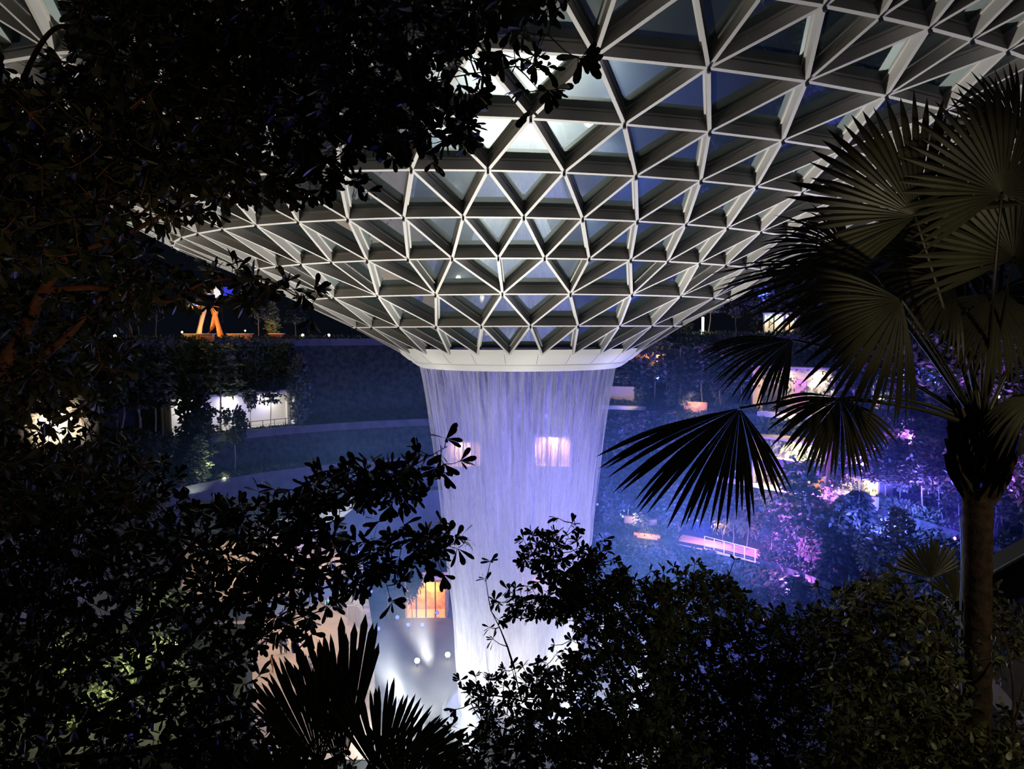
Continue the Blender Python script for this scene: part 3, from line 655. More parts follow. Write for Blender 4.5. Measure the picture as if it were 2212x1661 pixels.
def garden_lamp(loc, label, h=.5, col=(1, .72, .4), glow=9, power=25, r=.13, group=None, cat='lamp'):
    t = thing('garden_lamp', label, cat, tuple(loc), group)
    mb = MB(); mb.tube([(0, 0, 0), (0, 0, h)], [.05, .035], 6); mb.build('post', dark_metal, t)
    mb = MB(); mb.lathe([(0, h+2*r), (r*.7, h+1.7*r), (r, h+r), (r*.7, h+.3*r), (0, h)], 12); mb.build('globe', lens_mat('globe_%d_%d' % (int(col[2]*100), glow), col, glow), t, True)
    if power: lamp('POINT', Vector(loc)+Vector((0, -r*1.6, h+r)), col, power, size=r)
    return t
for px, py, R, z, lab, kw in ((655, 722, 49, 30.1, 'round warm roof garden lamp, second nearest to the steel funnel', dict(r=.2)), (711, 722, 49, 30.1, 'round warm roof garden lamp closest to the steel funnel', dict(r=.2)),
      (531, 716, 49.5, 30.1, 'small warm lamp over the orange lit kiosk counter', dict(h=1.2, r=.1)), (395, 718, 49.5, 30.1, 'small warm lamp by the timber bench box', dict(h=1.0, r=.12)), (250, 724, 50, 30.1, 'small warm lamp below the glowing slide tube', dict(r=.17))):
    p = A_(px, R); garden_lamp((p.x, p.y, z), lab, **kw)
p = W(128, 925, 34); garden_lamp((p.x, p.y, p.z-4), 'dazzling warm flood lamp shining among the trees on the far left', 4, (1, .74, .45), 60, 1300, .2)
soft_cloud('glare_haze', 'added haze ball giving the glare round the dazzling flood lamp on the far left', tuple(p+Vector((0, 0, .2))), (1.7, 1.7, 1.7), .4, (1, .95, .9), 'haze', 1.5)  # haze ball added to imitate the lamp's glare
p = W(198, 1038, 38); garden_lamp((p.x, p.y, p.z-3), 'second bright warm lamp, lower and right of the dazzling flood lamp', 3, (1, .62, .32), 30, 180, .13)
for px, py, Y, lab in ((8, 962, 36, 'warm lamp half cut by the left edge of the view'), (76, 1073, 38, 'faint warm lamp in the leaves, lower left of the second bright lamp'), (128, 1064, 38.5, 'faint warm lamp directly under the dazzling flood lamp'),
                   (308, 1107, 42, 'tiny warm lamp shining in the dark wood right of the second bright lamp'), (160, 822, 52, 'tiny pale lamp above the dazzling flood lamp')):
    p = W(px, py, Y); garden_lamp((p.x, p.y, p.z-1.5), lab, 1.5, (1, .65, .38), 12, 30, .09)
for px, py, lab in ((900, 1437, 'low warm lantern on the floor left of the falls, the left one of two'), (966, 1424, 'low warm lantern on the floor touching the mist, the right one of two')):
    p = G(px, py, .15); garden_lamp((p.x, p.y, 0), lab, .35, (1, .85, .6), 8, 60, .26)
for px, py, R, col, lab, rr in ((1895, 1127, 39, (1, .85, .6), 'cream lamp among the violet trees above the shrub', .17), (1745, 1312, 32, (.9, .95, 1), 'cold white lamp just above the leafy shrub tops', .22), (1905, 863, 46, (.5, .9, 1), 'teal lamp by the palm stem in front of the blue slope', .16), (1660, 690, 51, (.4, .9, .95), 'teal lamp on the top right terrace', .22),
                  (1715, 690, 51, (.6, .95, 1), 'pale teal lamp right of the first teal lamp up there', .12), (1912, 938, 45, (1, .8, .5), 'small warm lamp below the teal lamp by the palm stem', .12), (2160, 862, 45, (1, .6, .4), 'orange lamp behind the palm crown', .14), (2170, 900, 45, (1, .75, .5), 'warm lamp just under the orange lamp behind the palm', .12)):
    p = A_(px, R); z = W(px, py, p.y).z; garden_lamp((p.x, p.y, z-1.2), lab, 1.2, col, 14, 20, rr)
p = A_(1517, 51); t = thing('light_column', 'slim glowing white light column on the top right terrace', 'lamp', (p.x, p.y, 30.4)); mb = MB(); mb.tube([(0, 0, .3), (0, 0, 2.8)], .16, 10); mb.build('tube_light', lens_mat('column_glow', (1, .9, .75), 5), t); mb = MB(); mb.tube([(0, 0, 0), (0, 0, .3)], .25, 10); mb.build('base', dark_metal, t)
lamp('POINT', (p.x, p.y-.8, 32), (1, .8, .6), 120, size=.3)
for px0, px1, lab in ((1650, 1690, 'narrow lit doorway pavilion on the top right terrace'), (1695, 1712, 'slim lit window bay right of the doorway pavilion')):
    lit_room('garden_pavilion', lab, 'pavilion', A_(px0, 51), A_(px1, 51), 30.5, 33.4, 1.5, (1, .85, .65), 60, cream, None, 0, (), 1)

def spotlight(px, py, col, glow, power, label, R=None, Y=None, up=(0, 0, 1), r=.16, group=None, angle=70, z=None):
    """show light: yoke, can and bright lens, aimed up into the planting or at the water"""
    if Y is None: q = A_(px, R); Y = q.y
    p = W(px, py, Y) if z is None else Vector((q.x, q.y, z)); up = Vector(up).normalized(); t = thing('show_spotlight', label, 'spotlight', tuple(p), group)
    p.z = max(p.z, .4); d = Vector((-p.x*.004, -1, .35)).normalized(); t.location = p; M = d.to_track_quat('Z', 'Y').to_matrix()
    mb = MB(); mb.lathe([(0, -.35), (r*.8, -.35), (r, -.2), (r, 0), (r*.85, 0), (r*.85, -.05)], 12); c = mb.build('can', black_shell, t); c.rotation_euler = M.to_euler()
    mb = MB(); mb.lathe([(r*.85, -.03), (r*.5, .0), (0, .01)], 12); l = mb.build('lens', lens_mat('lens_%d%d%d_%d' % (int(col[0]*99), int(col[1]*99), int(col[2]*99), glow), col, glow), c)
    mb = MB(); mb.tube([(r*1.2, 0, -.1), (r*1.2, 0, -.5), (-r*1.2, 0, -.5), (-r*1.2, 0, -.1)], .02, 4); mb.build('yoke', dark_metal, t)
    if power: lamp('SPOT', p+d*.15, col, power, p+up*5, .12, angle*1.6, 1)
    return t
BL = (.09, .11, 1); PU = (.55, .13, 1)
# show lights: px, py, radius or distance, colour, glow, power, label
for px, py, Y, pw, lab in ((795, 1364, 76, 300, 'blue floor spotlight left of the falls, lower left of the close pair'), (816, 1360, 76, 300, 'blue floor spotlight left of the falls, right one of the close pair'), (911, 1350, 77, 300, 'blue spotlight hanging under the restaurant windows'),
     (857, 1333, 78, 200, 'blue spotlight alone beside the restaurant'), (943, 1323, 79, 150, 'small blue spotlight at the right restaurant window'), (881, 1357, 77, 150, 'small blue spotlight near the thin trunk by the restaurant'), (800, 1277, 82, 200, 'blue spotlight up left of the restaurant'),
     (774, 1193, 86, 200, 'blue spotlight behind the reaching leafy branch, left one of two'), (800, 1191, 86, 200, 'blue spotlight behind the reaching leafy branch, right one of two'), (1077, 1317, 70, 0, 'blue spotlight at the tip of the shrub before the falls'),
     (1180, 898, 97, 0, 'blue spotlight glimmering through the upper waterfall'), (1121, 898, 97, 0, 'faint blue spotlight through the upper waterfall, left of the brighter one')):
    spotlight(px, py, BL, 3, pw, lab, Y=Y, up=(0, 1, 1.5), r=.24)
for px, py, R, pw, lab in ((1386, 896, 46, 700, 'blue spotlight among trees just right of the beige box'), (1421, 822, 49, 900, 'blue spotlight high among trees right of the rim'), (1446, 1262, 33, 500, 'blue spotlight above the shrub, upper of a close pair'), (1450, 1270, 33, 0, 'blue spotlight above the shrub, lower of a close pair'),
     (1441, 1304, 32, 400, 'blue spotlight just over the dark shrub tops'), (1345, 1117, 36, 900, 'blue spotlight right beside the falling water edge'), (1290, 1090, 38, 500, 'blue spotlight at the edge of the water, left of the next one'), (1487, 1122, 38, 900, 'pale blue spotlight under the lowest hanging palm leaf, left of its twin'), (1506, 1125, 38, 0, 'pale blue spotlight under the lowest hanging palm leaf, right twin'),
     (1340, 940, 44, 900, 'blue spotlight on the slope under the pale ledge'), (1545, 985, 42, 600, 'blue spotlight behind the hanging palm leaf blades'), (1620, 835, 47, 150, 'blue spotlight left of the show room'), (1560, 660, 52, 900, 'blue spotlight in the highest trees on the right'), (1650, 650, 53, 900, 'blue spotlight in the highest trees, further right'),
     (1960, 830, 47, 1800, 'blue spotlight on the glowing blue slope beside the palm stem'), (2030, 840, 47, 2200, 'strong blue spotlight deep in the blue slope behind the palm stem'), (1990, 640, 53, 1600, 'blue spotlight behind the palm leaf stalks'), (1560, 1240, 33, 700, 'blue spotlight in the trees above the dark shrub')):
    spotlight(px, py, BL, 3, pw*4, lab, R=R-.8, up=(0, .5, 1), r=.16)
for px, py, R, pw, lab in ((1860, 1020, 42, 1300, 'violet spotlight at the foot of the pink lit tree by the shop'), (1826, 1112, 39, 1100, 'violet spotlight below the glowing violet trunk'), (1733, 1290, 33, 1300, 'violet spotlight at the foot of the pink glowing trunk over the shrub'), (1698, 1283, 33, 900, 'violet spotlight left of the pink glowing trunk'),
     (1740, 1180, 36, 1300, 'violet spotlight in the middle of the pink glowing tree'), (1960, 1130, 39, 1200, 'violet spotlight right of the cream lamp'), (2062, 1165, 37, 1300, 'violet spotlight just left of the palm stem'), (2140, 1170, 37, 900, 'violet spotlight just right of the palm stem'), (2185, 1060, 41, 1400, 'violet spotlight at the right edge of the view'),
     (1965, 960, 45, 900, 'violet spotlight in the dark trees left of the palm boots'), (2110, 850, 47, 700, 'violet spotlight up behind the palm crown'), (1650, 1340, 31, 600, 'violet spotlight half hidden in the dark shrub')):
    spotlight(px, py, PU, 5, pw*9, lab, R=R-.8, up=(0, .5, 1), r=.15)

# planted slopes between the tiers, hedges
def hedge(name, label, px0, px1, R, z, h, n=1500, m=None, wid=1.2, group=None):
    k = 12; mb = MB(); s = rng.random(n)*(px1-px0)+px0; B = np.array([tuple(A_(q, R+wid*(rng.random()-.5))) for q in s]); B[:, 2] = z+h*rng.random(n)**.7
    leaf_arrays(mb, B, rnd(n)+[0, 0, .6], rnd(n), .35+.25*rng.random(n), np.full(n, .22), .1, 'quad')
    return tag(mb.build(name, m or hedge_m), label, 'hedge', group)
hedge('hedge', 'low hedge below the bright gallery opening on the left', 360, 660, 44.6, 19, .25, 1500)
hedge('hedge', 'dark hedge along the roof garden edge on the left', 60, 860, 48.4, 30, .5, 3000)
hedge('hedge', 'hedge on the lower left terrace lip', 200, 700, 41.6, 14, .9, 2500)
hedge('hedge', 'blue lit hedge along the top right terrace', 1290, 2300, 50.5, 30.2, .8, 4500)
hedge('hedge', 'blue lit hedge along the terrace under the show room', 1280, 1640, 45.6, 20.6, 1.0, 2800)
hedge('hedge', 'violet lit hedge along the terrace behind the palm stem', 1800, 2300, 45.6, 20.6, 1.4, 2800)
hedge('hedge', 'hedge in front of the walkway wall on the right', 1290, 1560, 41.5, 12.7, 1.2, 2500)
hedge('hedge', 'violet hedge right of the walkway', 1900, 2300, 41.5, 12.7, 1.4, 2500)
hedge('hedge', 'low hedge on the bottom right terrace', 1290, 1470, 34.5, 6, 1.2, 2000)
hedge('hedge', 'violet lit hedge on the bottom right terrace', 1650, 2200, 34.5, 6, 1.3, 3500)

def wall_leaves(name, label, px0, px1, R, z0, z1, n, m=None):
    mb = MB(); s = rng.random(n)*(px1-px0)+px0; z = z0+(z1-z0)*rng.random(n); B = np.array([tuple(A_(q, R-.25-.5*abs(math.sin(q*.021+zz*.9))*rng.random())) for q, zz in zip(s, z)]); B[:, 2] = z
    leaf_arrays(mb, B, rnd(n)*[1, 1, 1]+[0, -.3, -.4], rnd(n)+[0, -1, .6], .45+.4*rng.random(n), np.full(n, .3), .2, 'quad')
    return tag(mb.build(name, m or hedge_m), label, 'plants', None, 'stuff')
wall_leaves('wall_plants', 'leafy planting hanging down the highest wall on the right', 1290, 2350, 50, 21, 30.6, 9000)
wall_leaves('wall_plants', 'leafy planting hanging down the wall under the show room', 1290, 2350, 45, 13, 20.9, 7000)
wall_leaves('wall_plants', 'leafy planting on the wall below the walkway', 1290, 2350, 41, 6, 12.6, 7000)
wall_leaves('wall_plants', 'leafy planting on the lowest wall on the right', 1290, 2300, 34, 0, 5.9, 6000)
wall_leaves('wall_plants', 'leafy planting hanging on the dark wall of the left roof garden', 40, 640, 48, 24, 30.2, 5000)
# trees: individually recognisable ones first
P = plant
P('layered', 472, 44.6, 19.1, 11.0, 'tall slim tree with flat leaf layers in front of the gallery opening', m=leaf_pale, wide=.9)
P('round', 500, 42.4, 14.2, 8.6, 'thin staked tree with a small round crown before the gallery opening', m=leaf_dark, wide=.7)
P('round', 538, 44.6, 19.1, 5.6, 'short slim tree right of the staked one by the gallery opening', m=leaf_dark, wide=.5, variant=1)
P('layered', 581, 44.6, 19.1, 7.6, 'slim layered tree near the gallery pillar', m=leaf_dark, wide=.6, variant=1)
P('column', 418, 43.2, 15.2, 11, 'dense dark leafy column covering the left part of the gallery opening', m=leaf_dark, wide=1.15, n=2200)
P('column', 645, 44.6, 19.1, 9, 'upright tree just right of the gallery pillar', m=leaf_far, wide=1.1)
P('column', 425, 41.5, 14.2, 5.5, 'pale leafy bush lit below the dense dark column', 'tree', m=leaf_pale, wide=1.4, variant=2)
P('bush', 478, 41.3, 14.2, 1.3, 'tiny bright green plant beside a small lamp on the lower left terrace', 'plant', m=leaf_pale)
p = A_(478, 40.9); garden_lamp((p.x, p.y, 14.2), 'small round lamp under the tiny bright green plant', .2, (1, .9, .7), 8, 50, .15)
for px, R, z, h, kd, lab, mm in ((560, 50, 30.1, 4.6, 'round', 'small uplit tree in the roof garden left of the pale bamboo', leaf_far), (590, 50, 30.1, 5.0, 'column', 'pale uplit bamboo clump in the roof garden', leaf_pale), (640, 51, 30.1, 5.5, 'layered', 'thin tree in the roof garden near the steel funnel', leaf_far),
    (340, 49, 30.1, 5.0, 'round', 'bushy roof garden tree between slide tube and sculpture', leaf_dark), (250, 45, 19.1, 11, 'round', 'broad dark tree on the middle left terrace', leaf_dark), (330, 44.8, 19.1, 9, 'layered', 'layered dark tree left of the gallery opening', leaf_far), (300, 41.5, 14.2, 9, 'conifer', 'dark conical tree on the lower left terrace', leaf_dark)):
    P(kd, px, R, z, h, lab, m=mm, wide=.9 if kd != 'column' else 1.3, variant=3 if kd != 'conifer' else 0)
lamp('SPOT', tuple(A_(590, 49)+Vector((0, 0, 30.4))), (1, .85, .55), 160, tuple(A_(590, 50)+Vector((0, 0, 34))), .2, 100)
lamp('SPOT', tuple(A_(478, 41)+Vector((0, -3, 15))), (.95, 1, .75), 420, tuple(A_(472, 44.6)+Vector((0, 0, 25))), .2, 70)
lamp('SPOT', tuple(A_(425, 40)+Vector((0, -1, 13))), (.95, 1, .8), 260, tuple(A_(425, 41.5)+Vector((0, 0, 17))), .2, 90)
P('conifer', 1865, 37.5, 6.05, 11.5, 'black pointed conifer standing before the violet trees', m=leaf_dark, n=3500, wide=1.0)
P('conifer', 1820, 35, 6.05, 7.5, 'lower dark conifer left of the black pointed one', m=leaf_dark, wide=1.1, variant=1)
P('palmtree', 1590, 36, 6.05, 5.2, 'greenish palm behind the lookout railing', m=leaf_pale)
P('palmtree', 1622, 36.5, 6.05, 4.4, 'second lower palm behind the lookout railing, nearer the violet trees', m=leaf_pale, variant=1)
P('palmtree', 1566, 37, 6.05, 3.8, 'small palm at the left of the lookout', m=leaf_pale, variant=1)
P('layered', 1738, 34.3, 6.05, 12, 'tree with a pink glowing trunk above the shrub', m=leaf_far, wide=.8, variant=4)
P('layered', 1828, 40.5, 9.0, 9.5, 'slim tree with a violet glowing trunk near the stone planter', m=leaf_far, wide=.55, variant=4)
P('layered', 1862, 43, 12.8, 9, 'pink lit tree standing right of the wide shop front', m=leaf_far, wide=.7, variant=5)
P('round', 1560, 46, 20.8, 6.5, 'round dark tree left of the show room', m=leaf_dark, wide=1.1, variant=4)
P('conifer', 1470, 46, 20.7, 9, 'dark spreading tree right of the beige box', m=leaf_far, wide=.9, variant=2)
P('layered', 1415, 46.5, 20.7, 12, 'tall blue lit tree right of the waterfall rim', m=leaf_far, wide=.75, variant=5)
P('round', 880, 0, 0, 8.5, 'thin pale trunked tree beside the restaurant windows', m=leaf_dark, wide=.5, Y=74, variant=5)
P('round', 832, 0, 0, 6, 'dark leafy tree left of the restaurant windows', m=leaf_dark, wide=1.0, Y=80, variant=6)
P('bush', 1000, 33, 6, 3, 'shrub mass behind the left side of the waterfall', 'shrub', m=leaf_far, variant=2)
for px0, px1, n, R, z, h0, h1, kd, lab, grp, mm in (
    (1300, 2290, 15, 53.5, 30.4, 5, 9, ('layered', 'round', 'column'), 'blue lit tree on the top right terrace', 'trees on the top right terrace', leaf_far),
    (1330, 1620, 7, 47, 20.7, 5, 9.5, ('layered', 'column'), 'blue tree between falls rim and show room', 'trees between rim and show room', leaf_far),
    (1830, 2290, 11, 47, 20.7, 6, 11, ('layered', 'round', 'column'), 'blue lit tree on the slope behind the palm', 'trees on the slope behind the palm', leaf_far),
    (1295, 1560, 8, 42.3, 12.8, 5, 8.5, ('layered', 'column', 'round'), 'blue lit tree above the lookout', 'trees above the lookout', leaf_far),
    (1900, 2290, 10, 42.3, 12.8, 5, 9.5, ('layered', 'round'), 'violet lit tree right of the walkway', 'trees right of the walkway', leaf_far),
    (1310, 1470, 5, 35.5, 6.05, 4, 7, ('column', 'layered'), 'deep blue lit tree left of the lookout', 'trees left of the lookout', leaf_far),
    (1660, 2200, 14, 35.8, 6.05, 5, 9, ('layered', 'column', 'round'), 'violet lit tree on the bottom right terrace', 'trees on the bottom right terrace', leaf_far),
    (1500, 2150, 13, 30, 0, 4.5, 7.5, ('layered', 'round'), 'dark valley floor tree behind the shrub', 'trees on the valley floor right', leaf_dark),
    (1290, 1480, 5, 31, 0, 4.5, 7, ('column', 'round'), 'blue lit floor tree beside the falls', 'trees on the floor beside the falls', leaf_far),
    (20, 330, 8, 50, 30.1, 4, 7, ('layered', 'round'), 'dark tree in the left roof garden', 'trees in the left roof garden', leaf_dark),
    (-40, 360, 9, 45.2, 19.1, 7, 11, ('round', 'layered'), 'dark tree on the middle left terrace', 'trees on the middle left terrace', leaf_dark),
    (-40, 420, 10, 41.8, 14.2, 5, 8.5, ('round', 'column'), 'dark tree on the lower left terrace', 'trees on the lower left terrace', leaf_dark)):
    ORD = 'first second third fourth fifth sixth seventh eighth ninth tenth eleventh twelfth thirteenth fourteenth fifteenth'.split(); LOOK = {'layered': 'flat-layered', 'round': 'round-crowned', 'column': 'column-shaped'}
    for i in range(n):
        px = px0+(px1-px0)*(i+.5+.5*(rng.random()-.5))/n; k = kd[i % len(kd)]
        P(k, px, R+1.8*(rng.random()-.5), z, h0+(h1-h0)*rng.random(), '%s %s, %s from the left' % (LOOK[k], lab, ORD[i]), group=grp, m=mm, wide={'column': 1.5, 'round': .9, 'layered': .85}[k], variant=10+i % 3)
# lit shrubs seen through the lower left leaves
for i, (px, py, Y, h) in enumerate(((300, 1480, 40, 3.2), (230, 1530, 38, 3.0), (360, 1440, 44, 3.2), (170, 1590, 35, 2.6), (400, 1500, 42, 2.4), (330, 1330, 50, 3), (110, 1440, 38, 2.2))):
    p = W(px, py, Y); gz = p.z
    o = plant('bush', px, 0, gz, h, 'bright green shrub glowing through the lower left leaves, '+['in the middle', 'just left of the middle one', 'just right of the middle one', 'the lowest one', 'the rightmost one', 'the highest one', 'the leftmost one'][i], 'shrub', 'lit shrubs behind the lower left tree', m=leaf_pale, n=1500, Y=Y, wide=1.2, variant=7)
p = W(250, 1400, 38); mb = MB(); poly_prism(mb, [W(-200, 1500, 30), W(520, 1500, 34), W(545, 1500, 47), W(-400, 1500, 47)], 0, 12.4); struct('ground_left', mb, soil)
for px, py, Y, e in ((300, 1400, 37, 260), (200, 1450, 34, 200), (370, 1390, 41, 200), (120, 1400, 36, 60), (330, 1290, 47, 90)): lamp('POINT', W(px, py, Y), (1, .95, .62), e*2.6, size=.3)

# ------------------------------------------------------------------ foreground: planted ledge and path under the camera
mb = MB()
V = []; nx, ny = 50, 22
for j in range(ny):
    for i in range(nx):
        x = -22+44*i/(nx-1); y = 1.0+24*j/(ny-1); z = CZ-3.4-.72*y-1.2*max(0, -x)*.1+.25*math.sin(x*1.3+y)+.2*math.sin(y*2.1-x*.7)
        w_ = min(1, max(0, (x-4.2)/1.5))*min(1, max(0, (14.5-y)/1.5)); z = z*(1-w_)+(CZ-4.6-.25*max(0, y-8))*w_
        V.append((x, y, z))
mb.addl(V, [[j*nx+i, j*nx+i+1, (j+1)*nx+i+1, (j+1)*nx+i] for j in range(ny-1) for i in range(nx-1)])
struct('ground_slope', mb, soil)
mb = MB(); poly_prism(mb, [Vector((4.6, 3, 0)), Vector((16, 3, 0)), Vector((16, 12.5, 0)), Vector((9.5, 12.5, 0)), Vector((6.2, 9.5, 0))], CZ-4.75, CZ-4.42)
struct('floor_path', mb, mat('grey_path', (.22, .2, .18), .8, noise=.25, nscale=2))
t = thing('stair_parapet', 'dark sloping parapet with a metal rail at the right edge', 'parapet', tuple(W(2130, 1210, 17)))
O = t.location; a = W(2060, 1265, 17)-O; b = W(2420, 1060, 17.5)-O
mb = MB(); mb.beam(a, b, Vector((0, 0, 1)), .5, 0, .35); mb.build('coping', black_shell, t)
mb = MB(); mb.beam(a+Vector((0, .3, -.35)), b+Vector((0, .3, -.35)), Vector((0, 0, 1)), .3, 0, .9); mb.build('panel', mat('dark_panel', (.06, .06, .08), .5), t)
mb = MB(); mb.tube([a+Vector((0, -.35, .0)), b+Vector((0, -.35, .0))], .035, 6); mb.build('rail', mat('rail_metal', (.4, .4, .42), .3, .8), t)

# ------------------------------------------------------------------ foreground trees
def grow_tree(name, label, cat, base, limbs, polys, leaf_m, twig_kind, n_sub=40, n_cl=500, ln=.13, wd=.07, lm=.03, up=.3, seed=1, bark_m=None, tips=(), max_twig=1.3):
    """limbs: lists of (px, py, distance, radius); polys: (polygon in photo px, near, far, share) regions the crown fills"""
    global rng
    keep = rng; rng = np.random.default_rng(seed)
    t = thing(name, label, cat, tuple(base)); O = np.array(base); nodes_ = []; rads = []
    def spline(P):
        out = []
        for i in range(len(P)-1):
            p0 = P[max(i-1, 0)]; p1 = P[i]; p2 = P[i+1]; p3 = P[min(i+2, len(P)-1)]
            for s in np.linspace(0, 1, 7)[:-1]: out.append(.5*((2*p1)+(-p0+p2)*s+(2*p0-5*p1+4*p2-p3)*s*s+(-p0+3*p1-3*p2+p3)*s**3))
        out.append(P[-1]); return out
    for L_ in limbs:
        P = [np.array([*W(q[0], q[1], q[2]), q[3]]) for q in L_]; S = spline(P)
        mb = MB(); mb.tube([q[:3]-O for q in S], [max(q[3], .004) for q in S], 8); mb.build('limb' if nodes_ else 'trunk', bark_m or bark, t, True); nodes_ += [q[:3] for q in S]; rads += [q[3] for q in S]
    # sub branches reach out from the limbs to fill the crown
    sb = MB(); tot = sum(p[3] for p in polys); tg = []
    for poly, y0, y1, sh in polys:
        q = inpoly(poly, max(1, int(n_sub*sh/tot)))
        tg += [np.array(W(a, b, y0+(y1-y0)*rng.random())) for a, b in q]
    for tx, ty, tY in tips: tg.append(np.array(W(tx, ty, tY)))
    N_ = np.array(nodes_); tg.sort(key=lambda p: np.min(np.linalg.norm(N_-p, axis=1)))
    allb = N_.copy()
    for p in tg:
        d = np.linalg.norm(allb-p, axis=1); j = int(rng.choice(np.argsort(d)[:3])); a = allb[j]; L = d[j]
        if L < .1: continue
        k = max(3, int(L/.12)); mid = (a+p)/2+np.array([0, 0, .12*L])+rng.normal(size=3)*.09*L; S = []
        for s in np.linspace(0, 1, k): S.append((1-s)**2*a+2*s*(1-s)*mid+s*s*p)
        r0 = .006+.009*min(L, 2.0); sb = MB(); sb.tube([q-O for q in S], list(np.linspace(r0, .003, k)), 5); sb.build('branch', bark_m or bark, t, True); allb = np.vstack([allb, np.array(S)[1:]])
    # twigs with their leaves
    tw = MB(); lf = MB(); C = []
    for poly, y0, y1, sh in polys:
        q = inpoly(poly, int(n_cl*sh/tot)); C += [np.array(W(a, b, y0+(y1-y0)*rng.random())) for a, b in q]
    for tx, ty, tY in tips: C.append(np.array(W(tx, ty, tY)))
    for p in tg:
        for _ in range(3): C.append(p+rng.normal(size=3)*.12)
    bases = []; dirs = []; nrm = []; lens = []; wids = []
    C = np.array(C); D0 = np.array([np.min(np.sum((allb-c)**2, axis=1)) for c in C]); C = C[np.argsort(D0)]; grown = np.vstack([allb, C]); ng = len(allb)
    for c in C:
        d = np.linalg.norm(grown[:ng]-c, axis=1); j = int(np.argmin(d)); a = grown[j]; ng += 1
        if d[j] > max_twig: a = c+(a-c)/d[j]*max_twig*.6
        v = c-a; L = np.linalg.norm(v)
        if L < .12: v = rng.normal(size=3)*[1, 1, .6]+[0, 0, up]; L = .16; v = v/np.linalg.norm(v)*L; c = a+v
        m_ = (a+c)/2+np.array([0, 0, -.08*L]); tw.tube([a-O, m_-O, c-O], [.005, .004, .0025], 4); u = v/L
        if twig_kind == 'rosette':
            k = rng.integers(6, 10)
            for i in range(k):
                w = rng.normal(size=3); w -= u*w.dot(u); w /= np.linalg.norm(w); e = .25+.7*rng.random()
                dd = w*math.sin(e*1.45)+u*math.cos(e*1.45)+np.array([0, 0, -.25+.1*rng.random()])
                bases.append(c-u*.03*rng.random()-O); dirs.append(dd); nrm.append(u*.8+rng.normal(size=3)*.5+[0, 0, .5]); q = .6+.55*rng.random(); lens.append(ln*q); wids.append(wd*q)
        else:
            k = rng.integers(6, 11); sl = max(L, .22); st = c-u*sl*.75
            for i in range(k):
                s = (i+.5)/k; w = rng.normal(size=3); w -= u*w.dot(u); w /= np.linalg.norm(w)
                dd = u*.55+w*.75+np.array([0, 0, .1]); bases.append(st+u*sl*s-O); dirs.append(dd if i < k-1 else u); nrm.append(rng.normal(size=3)*.6+[0, 0, 1]); q = .6+.5*rng.random(); lens.append(ln*q); wids.append(wd*q)
    leaf_arrays(lf, np.array(bases), np.array(dirs), np.array(nrm), np.array(lens), np.array(wids), .18, 'obovate' if twig_kind == 'rosette' else 'oval')
    tw.build('twig', bark_m or bark, t)['kind'] = 'stuff'; lf.build('leaves', leaf_m, t); rng = keep; return t

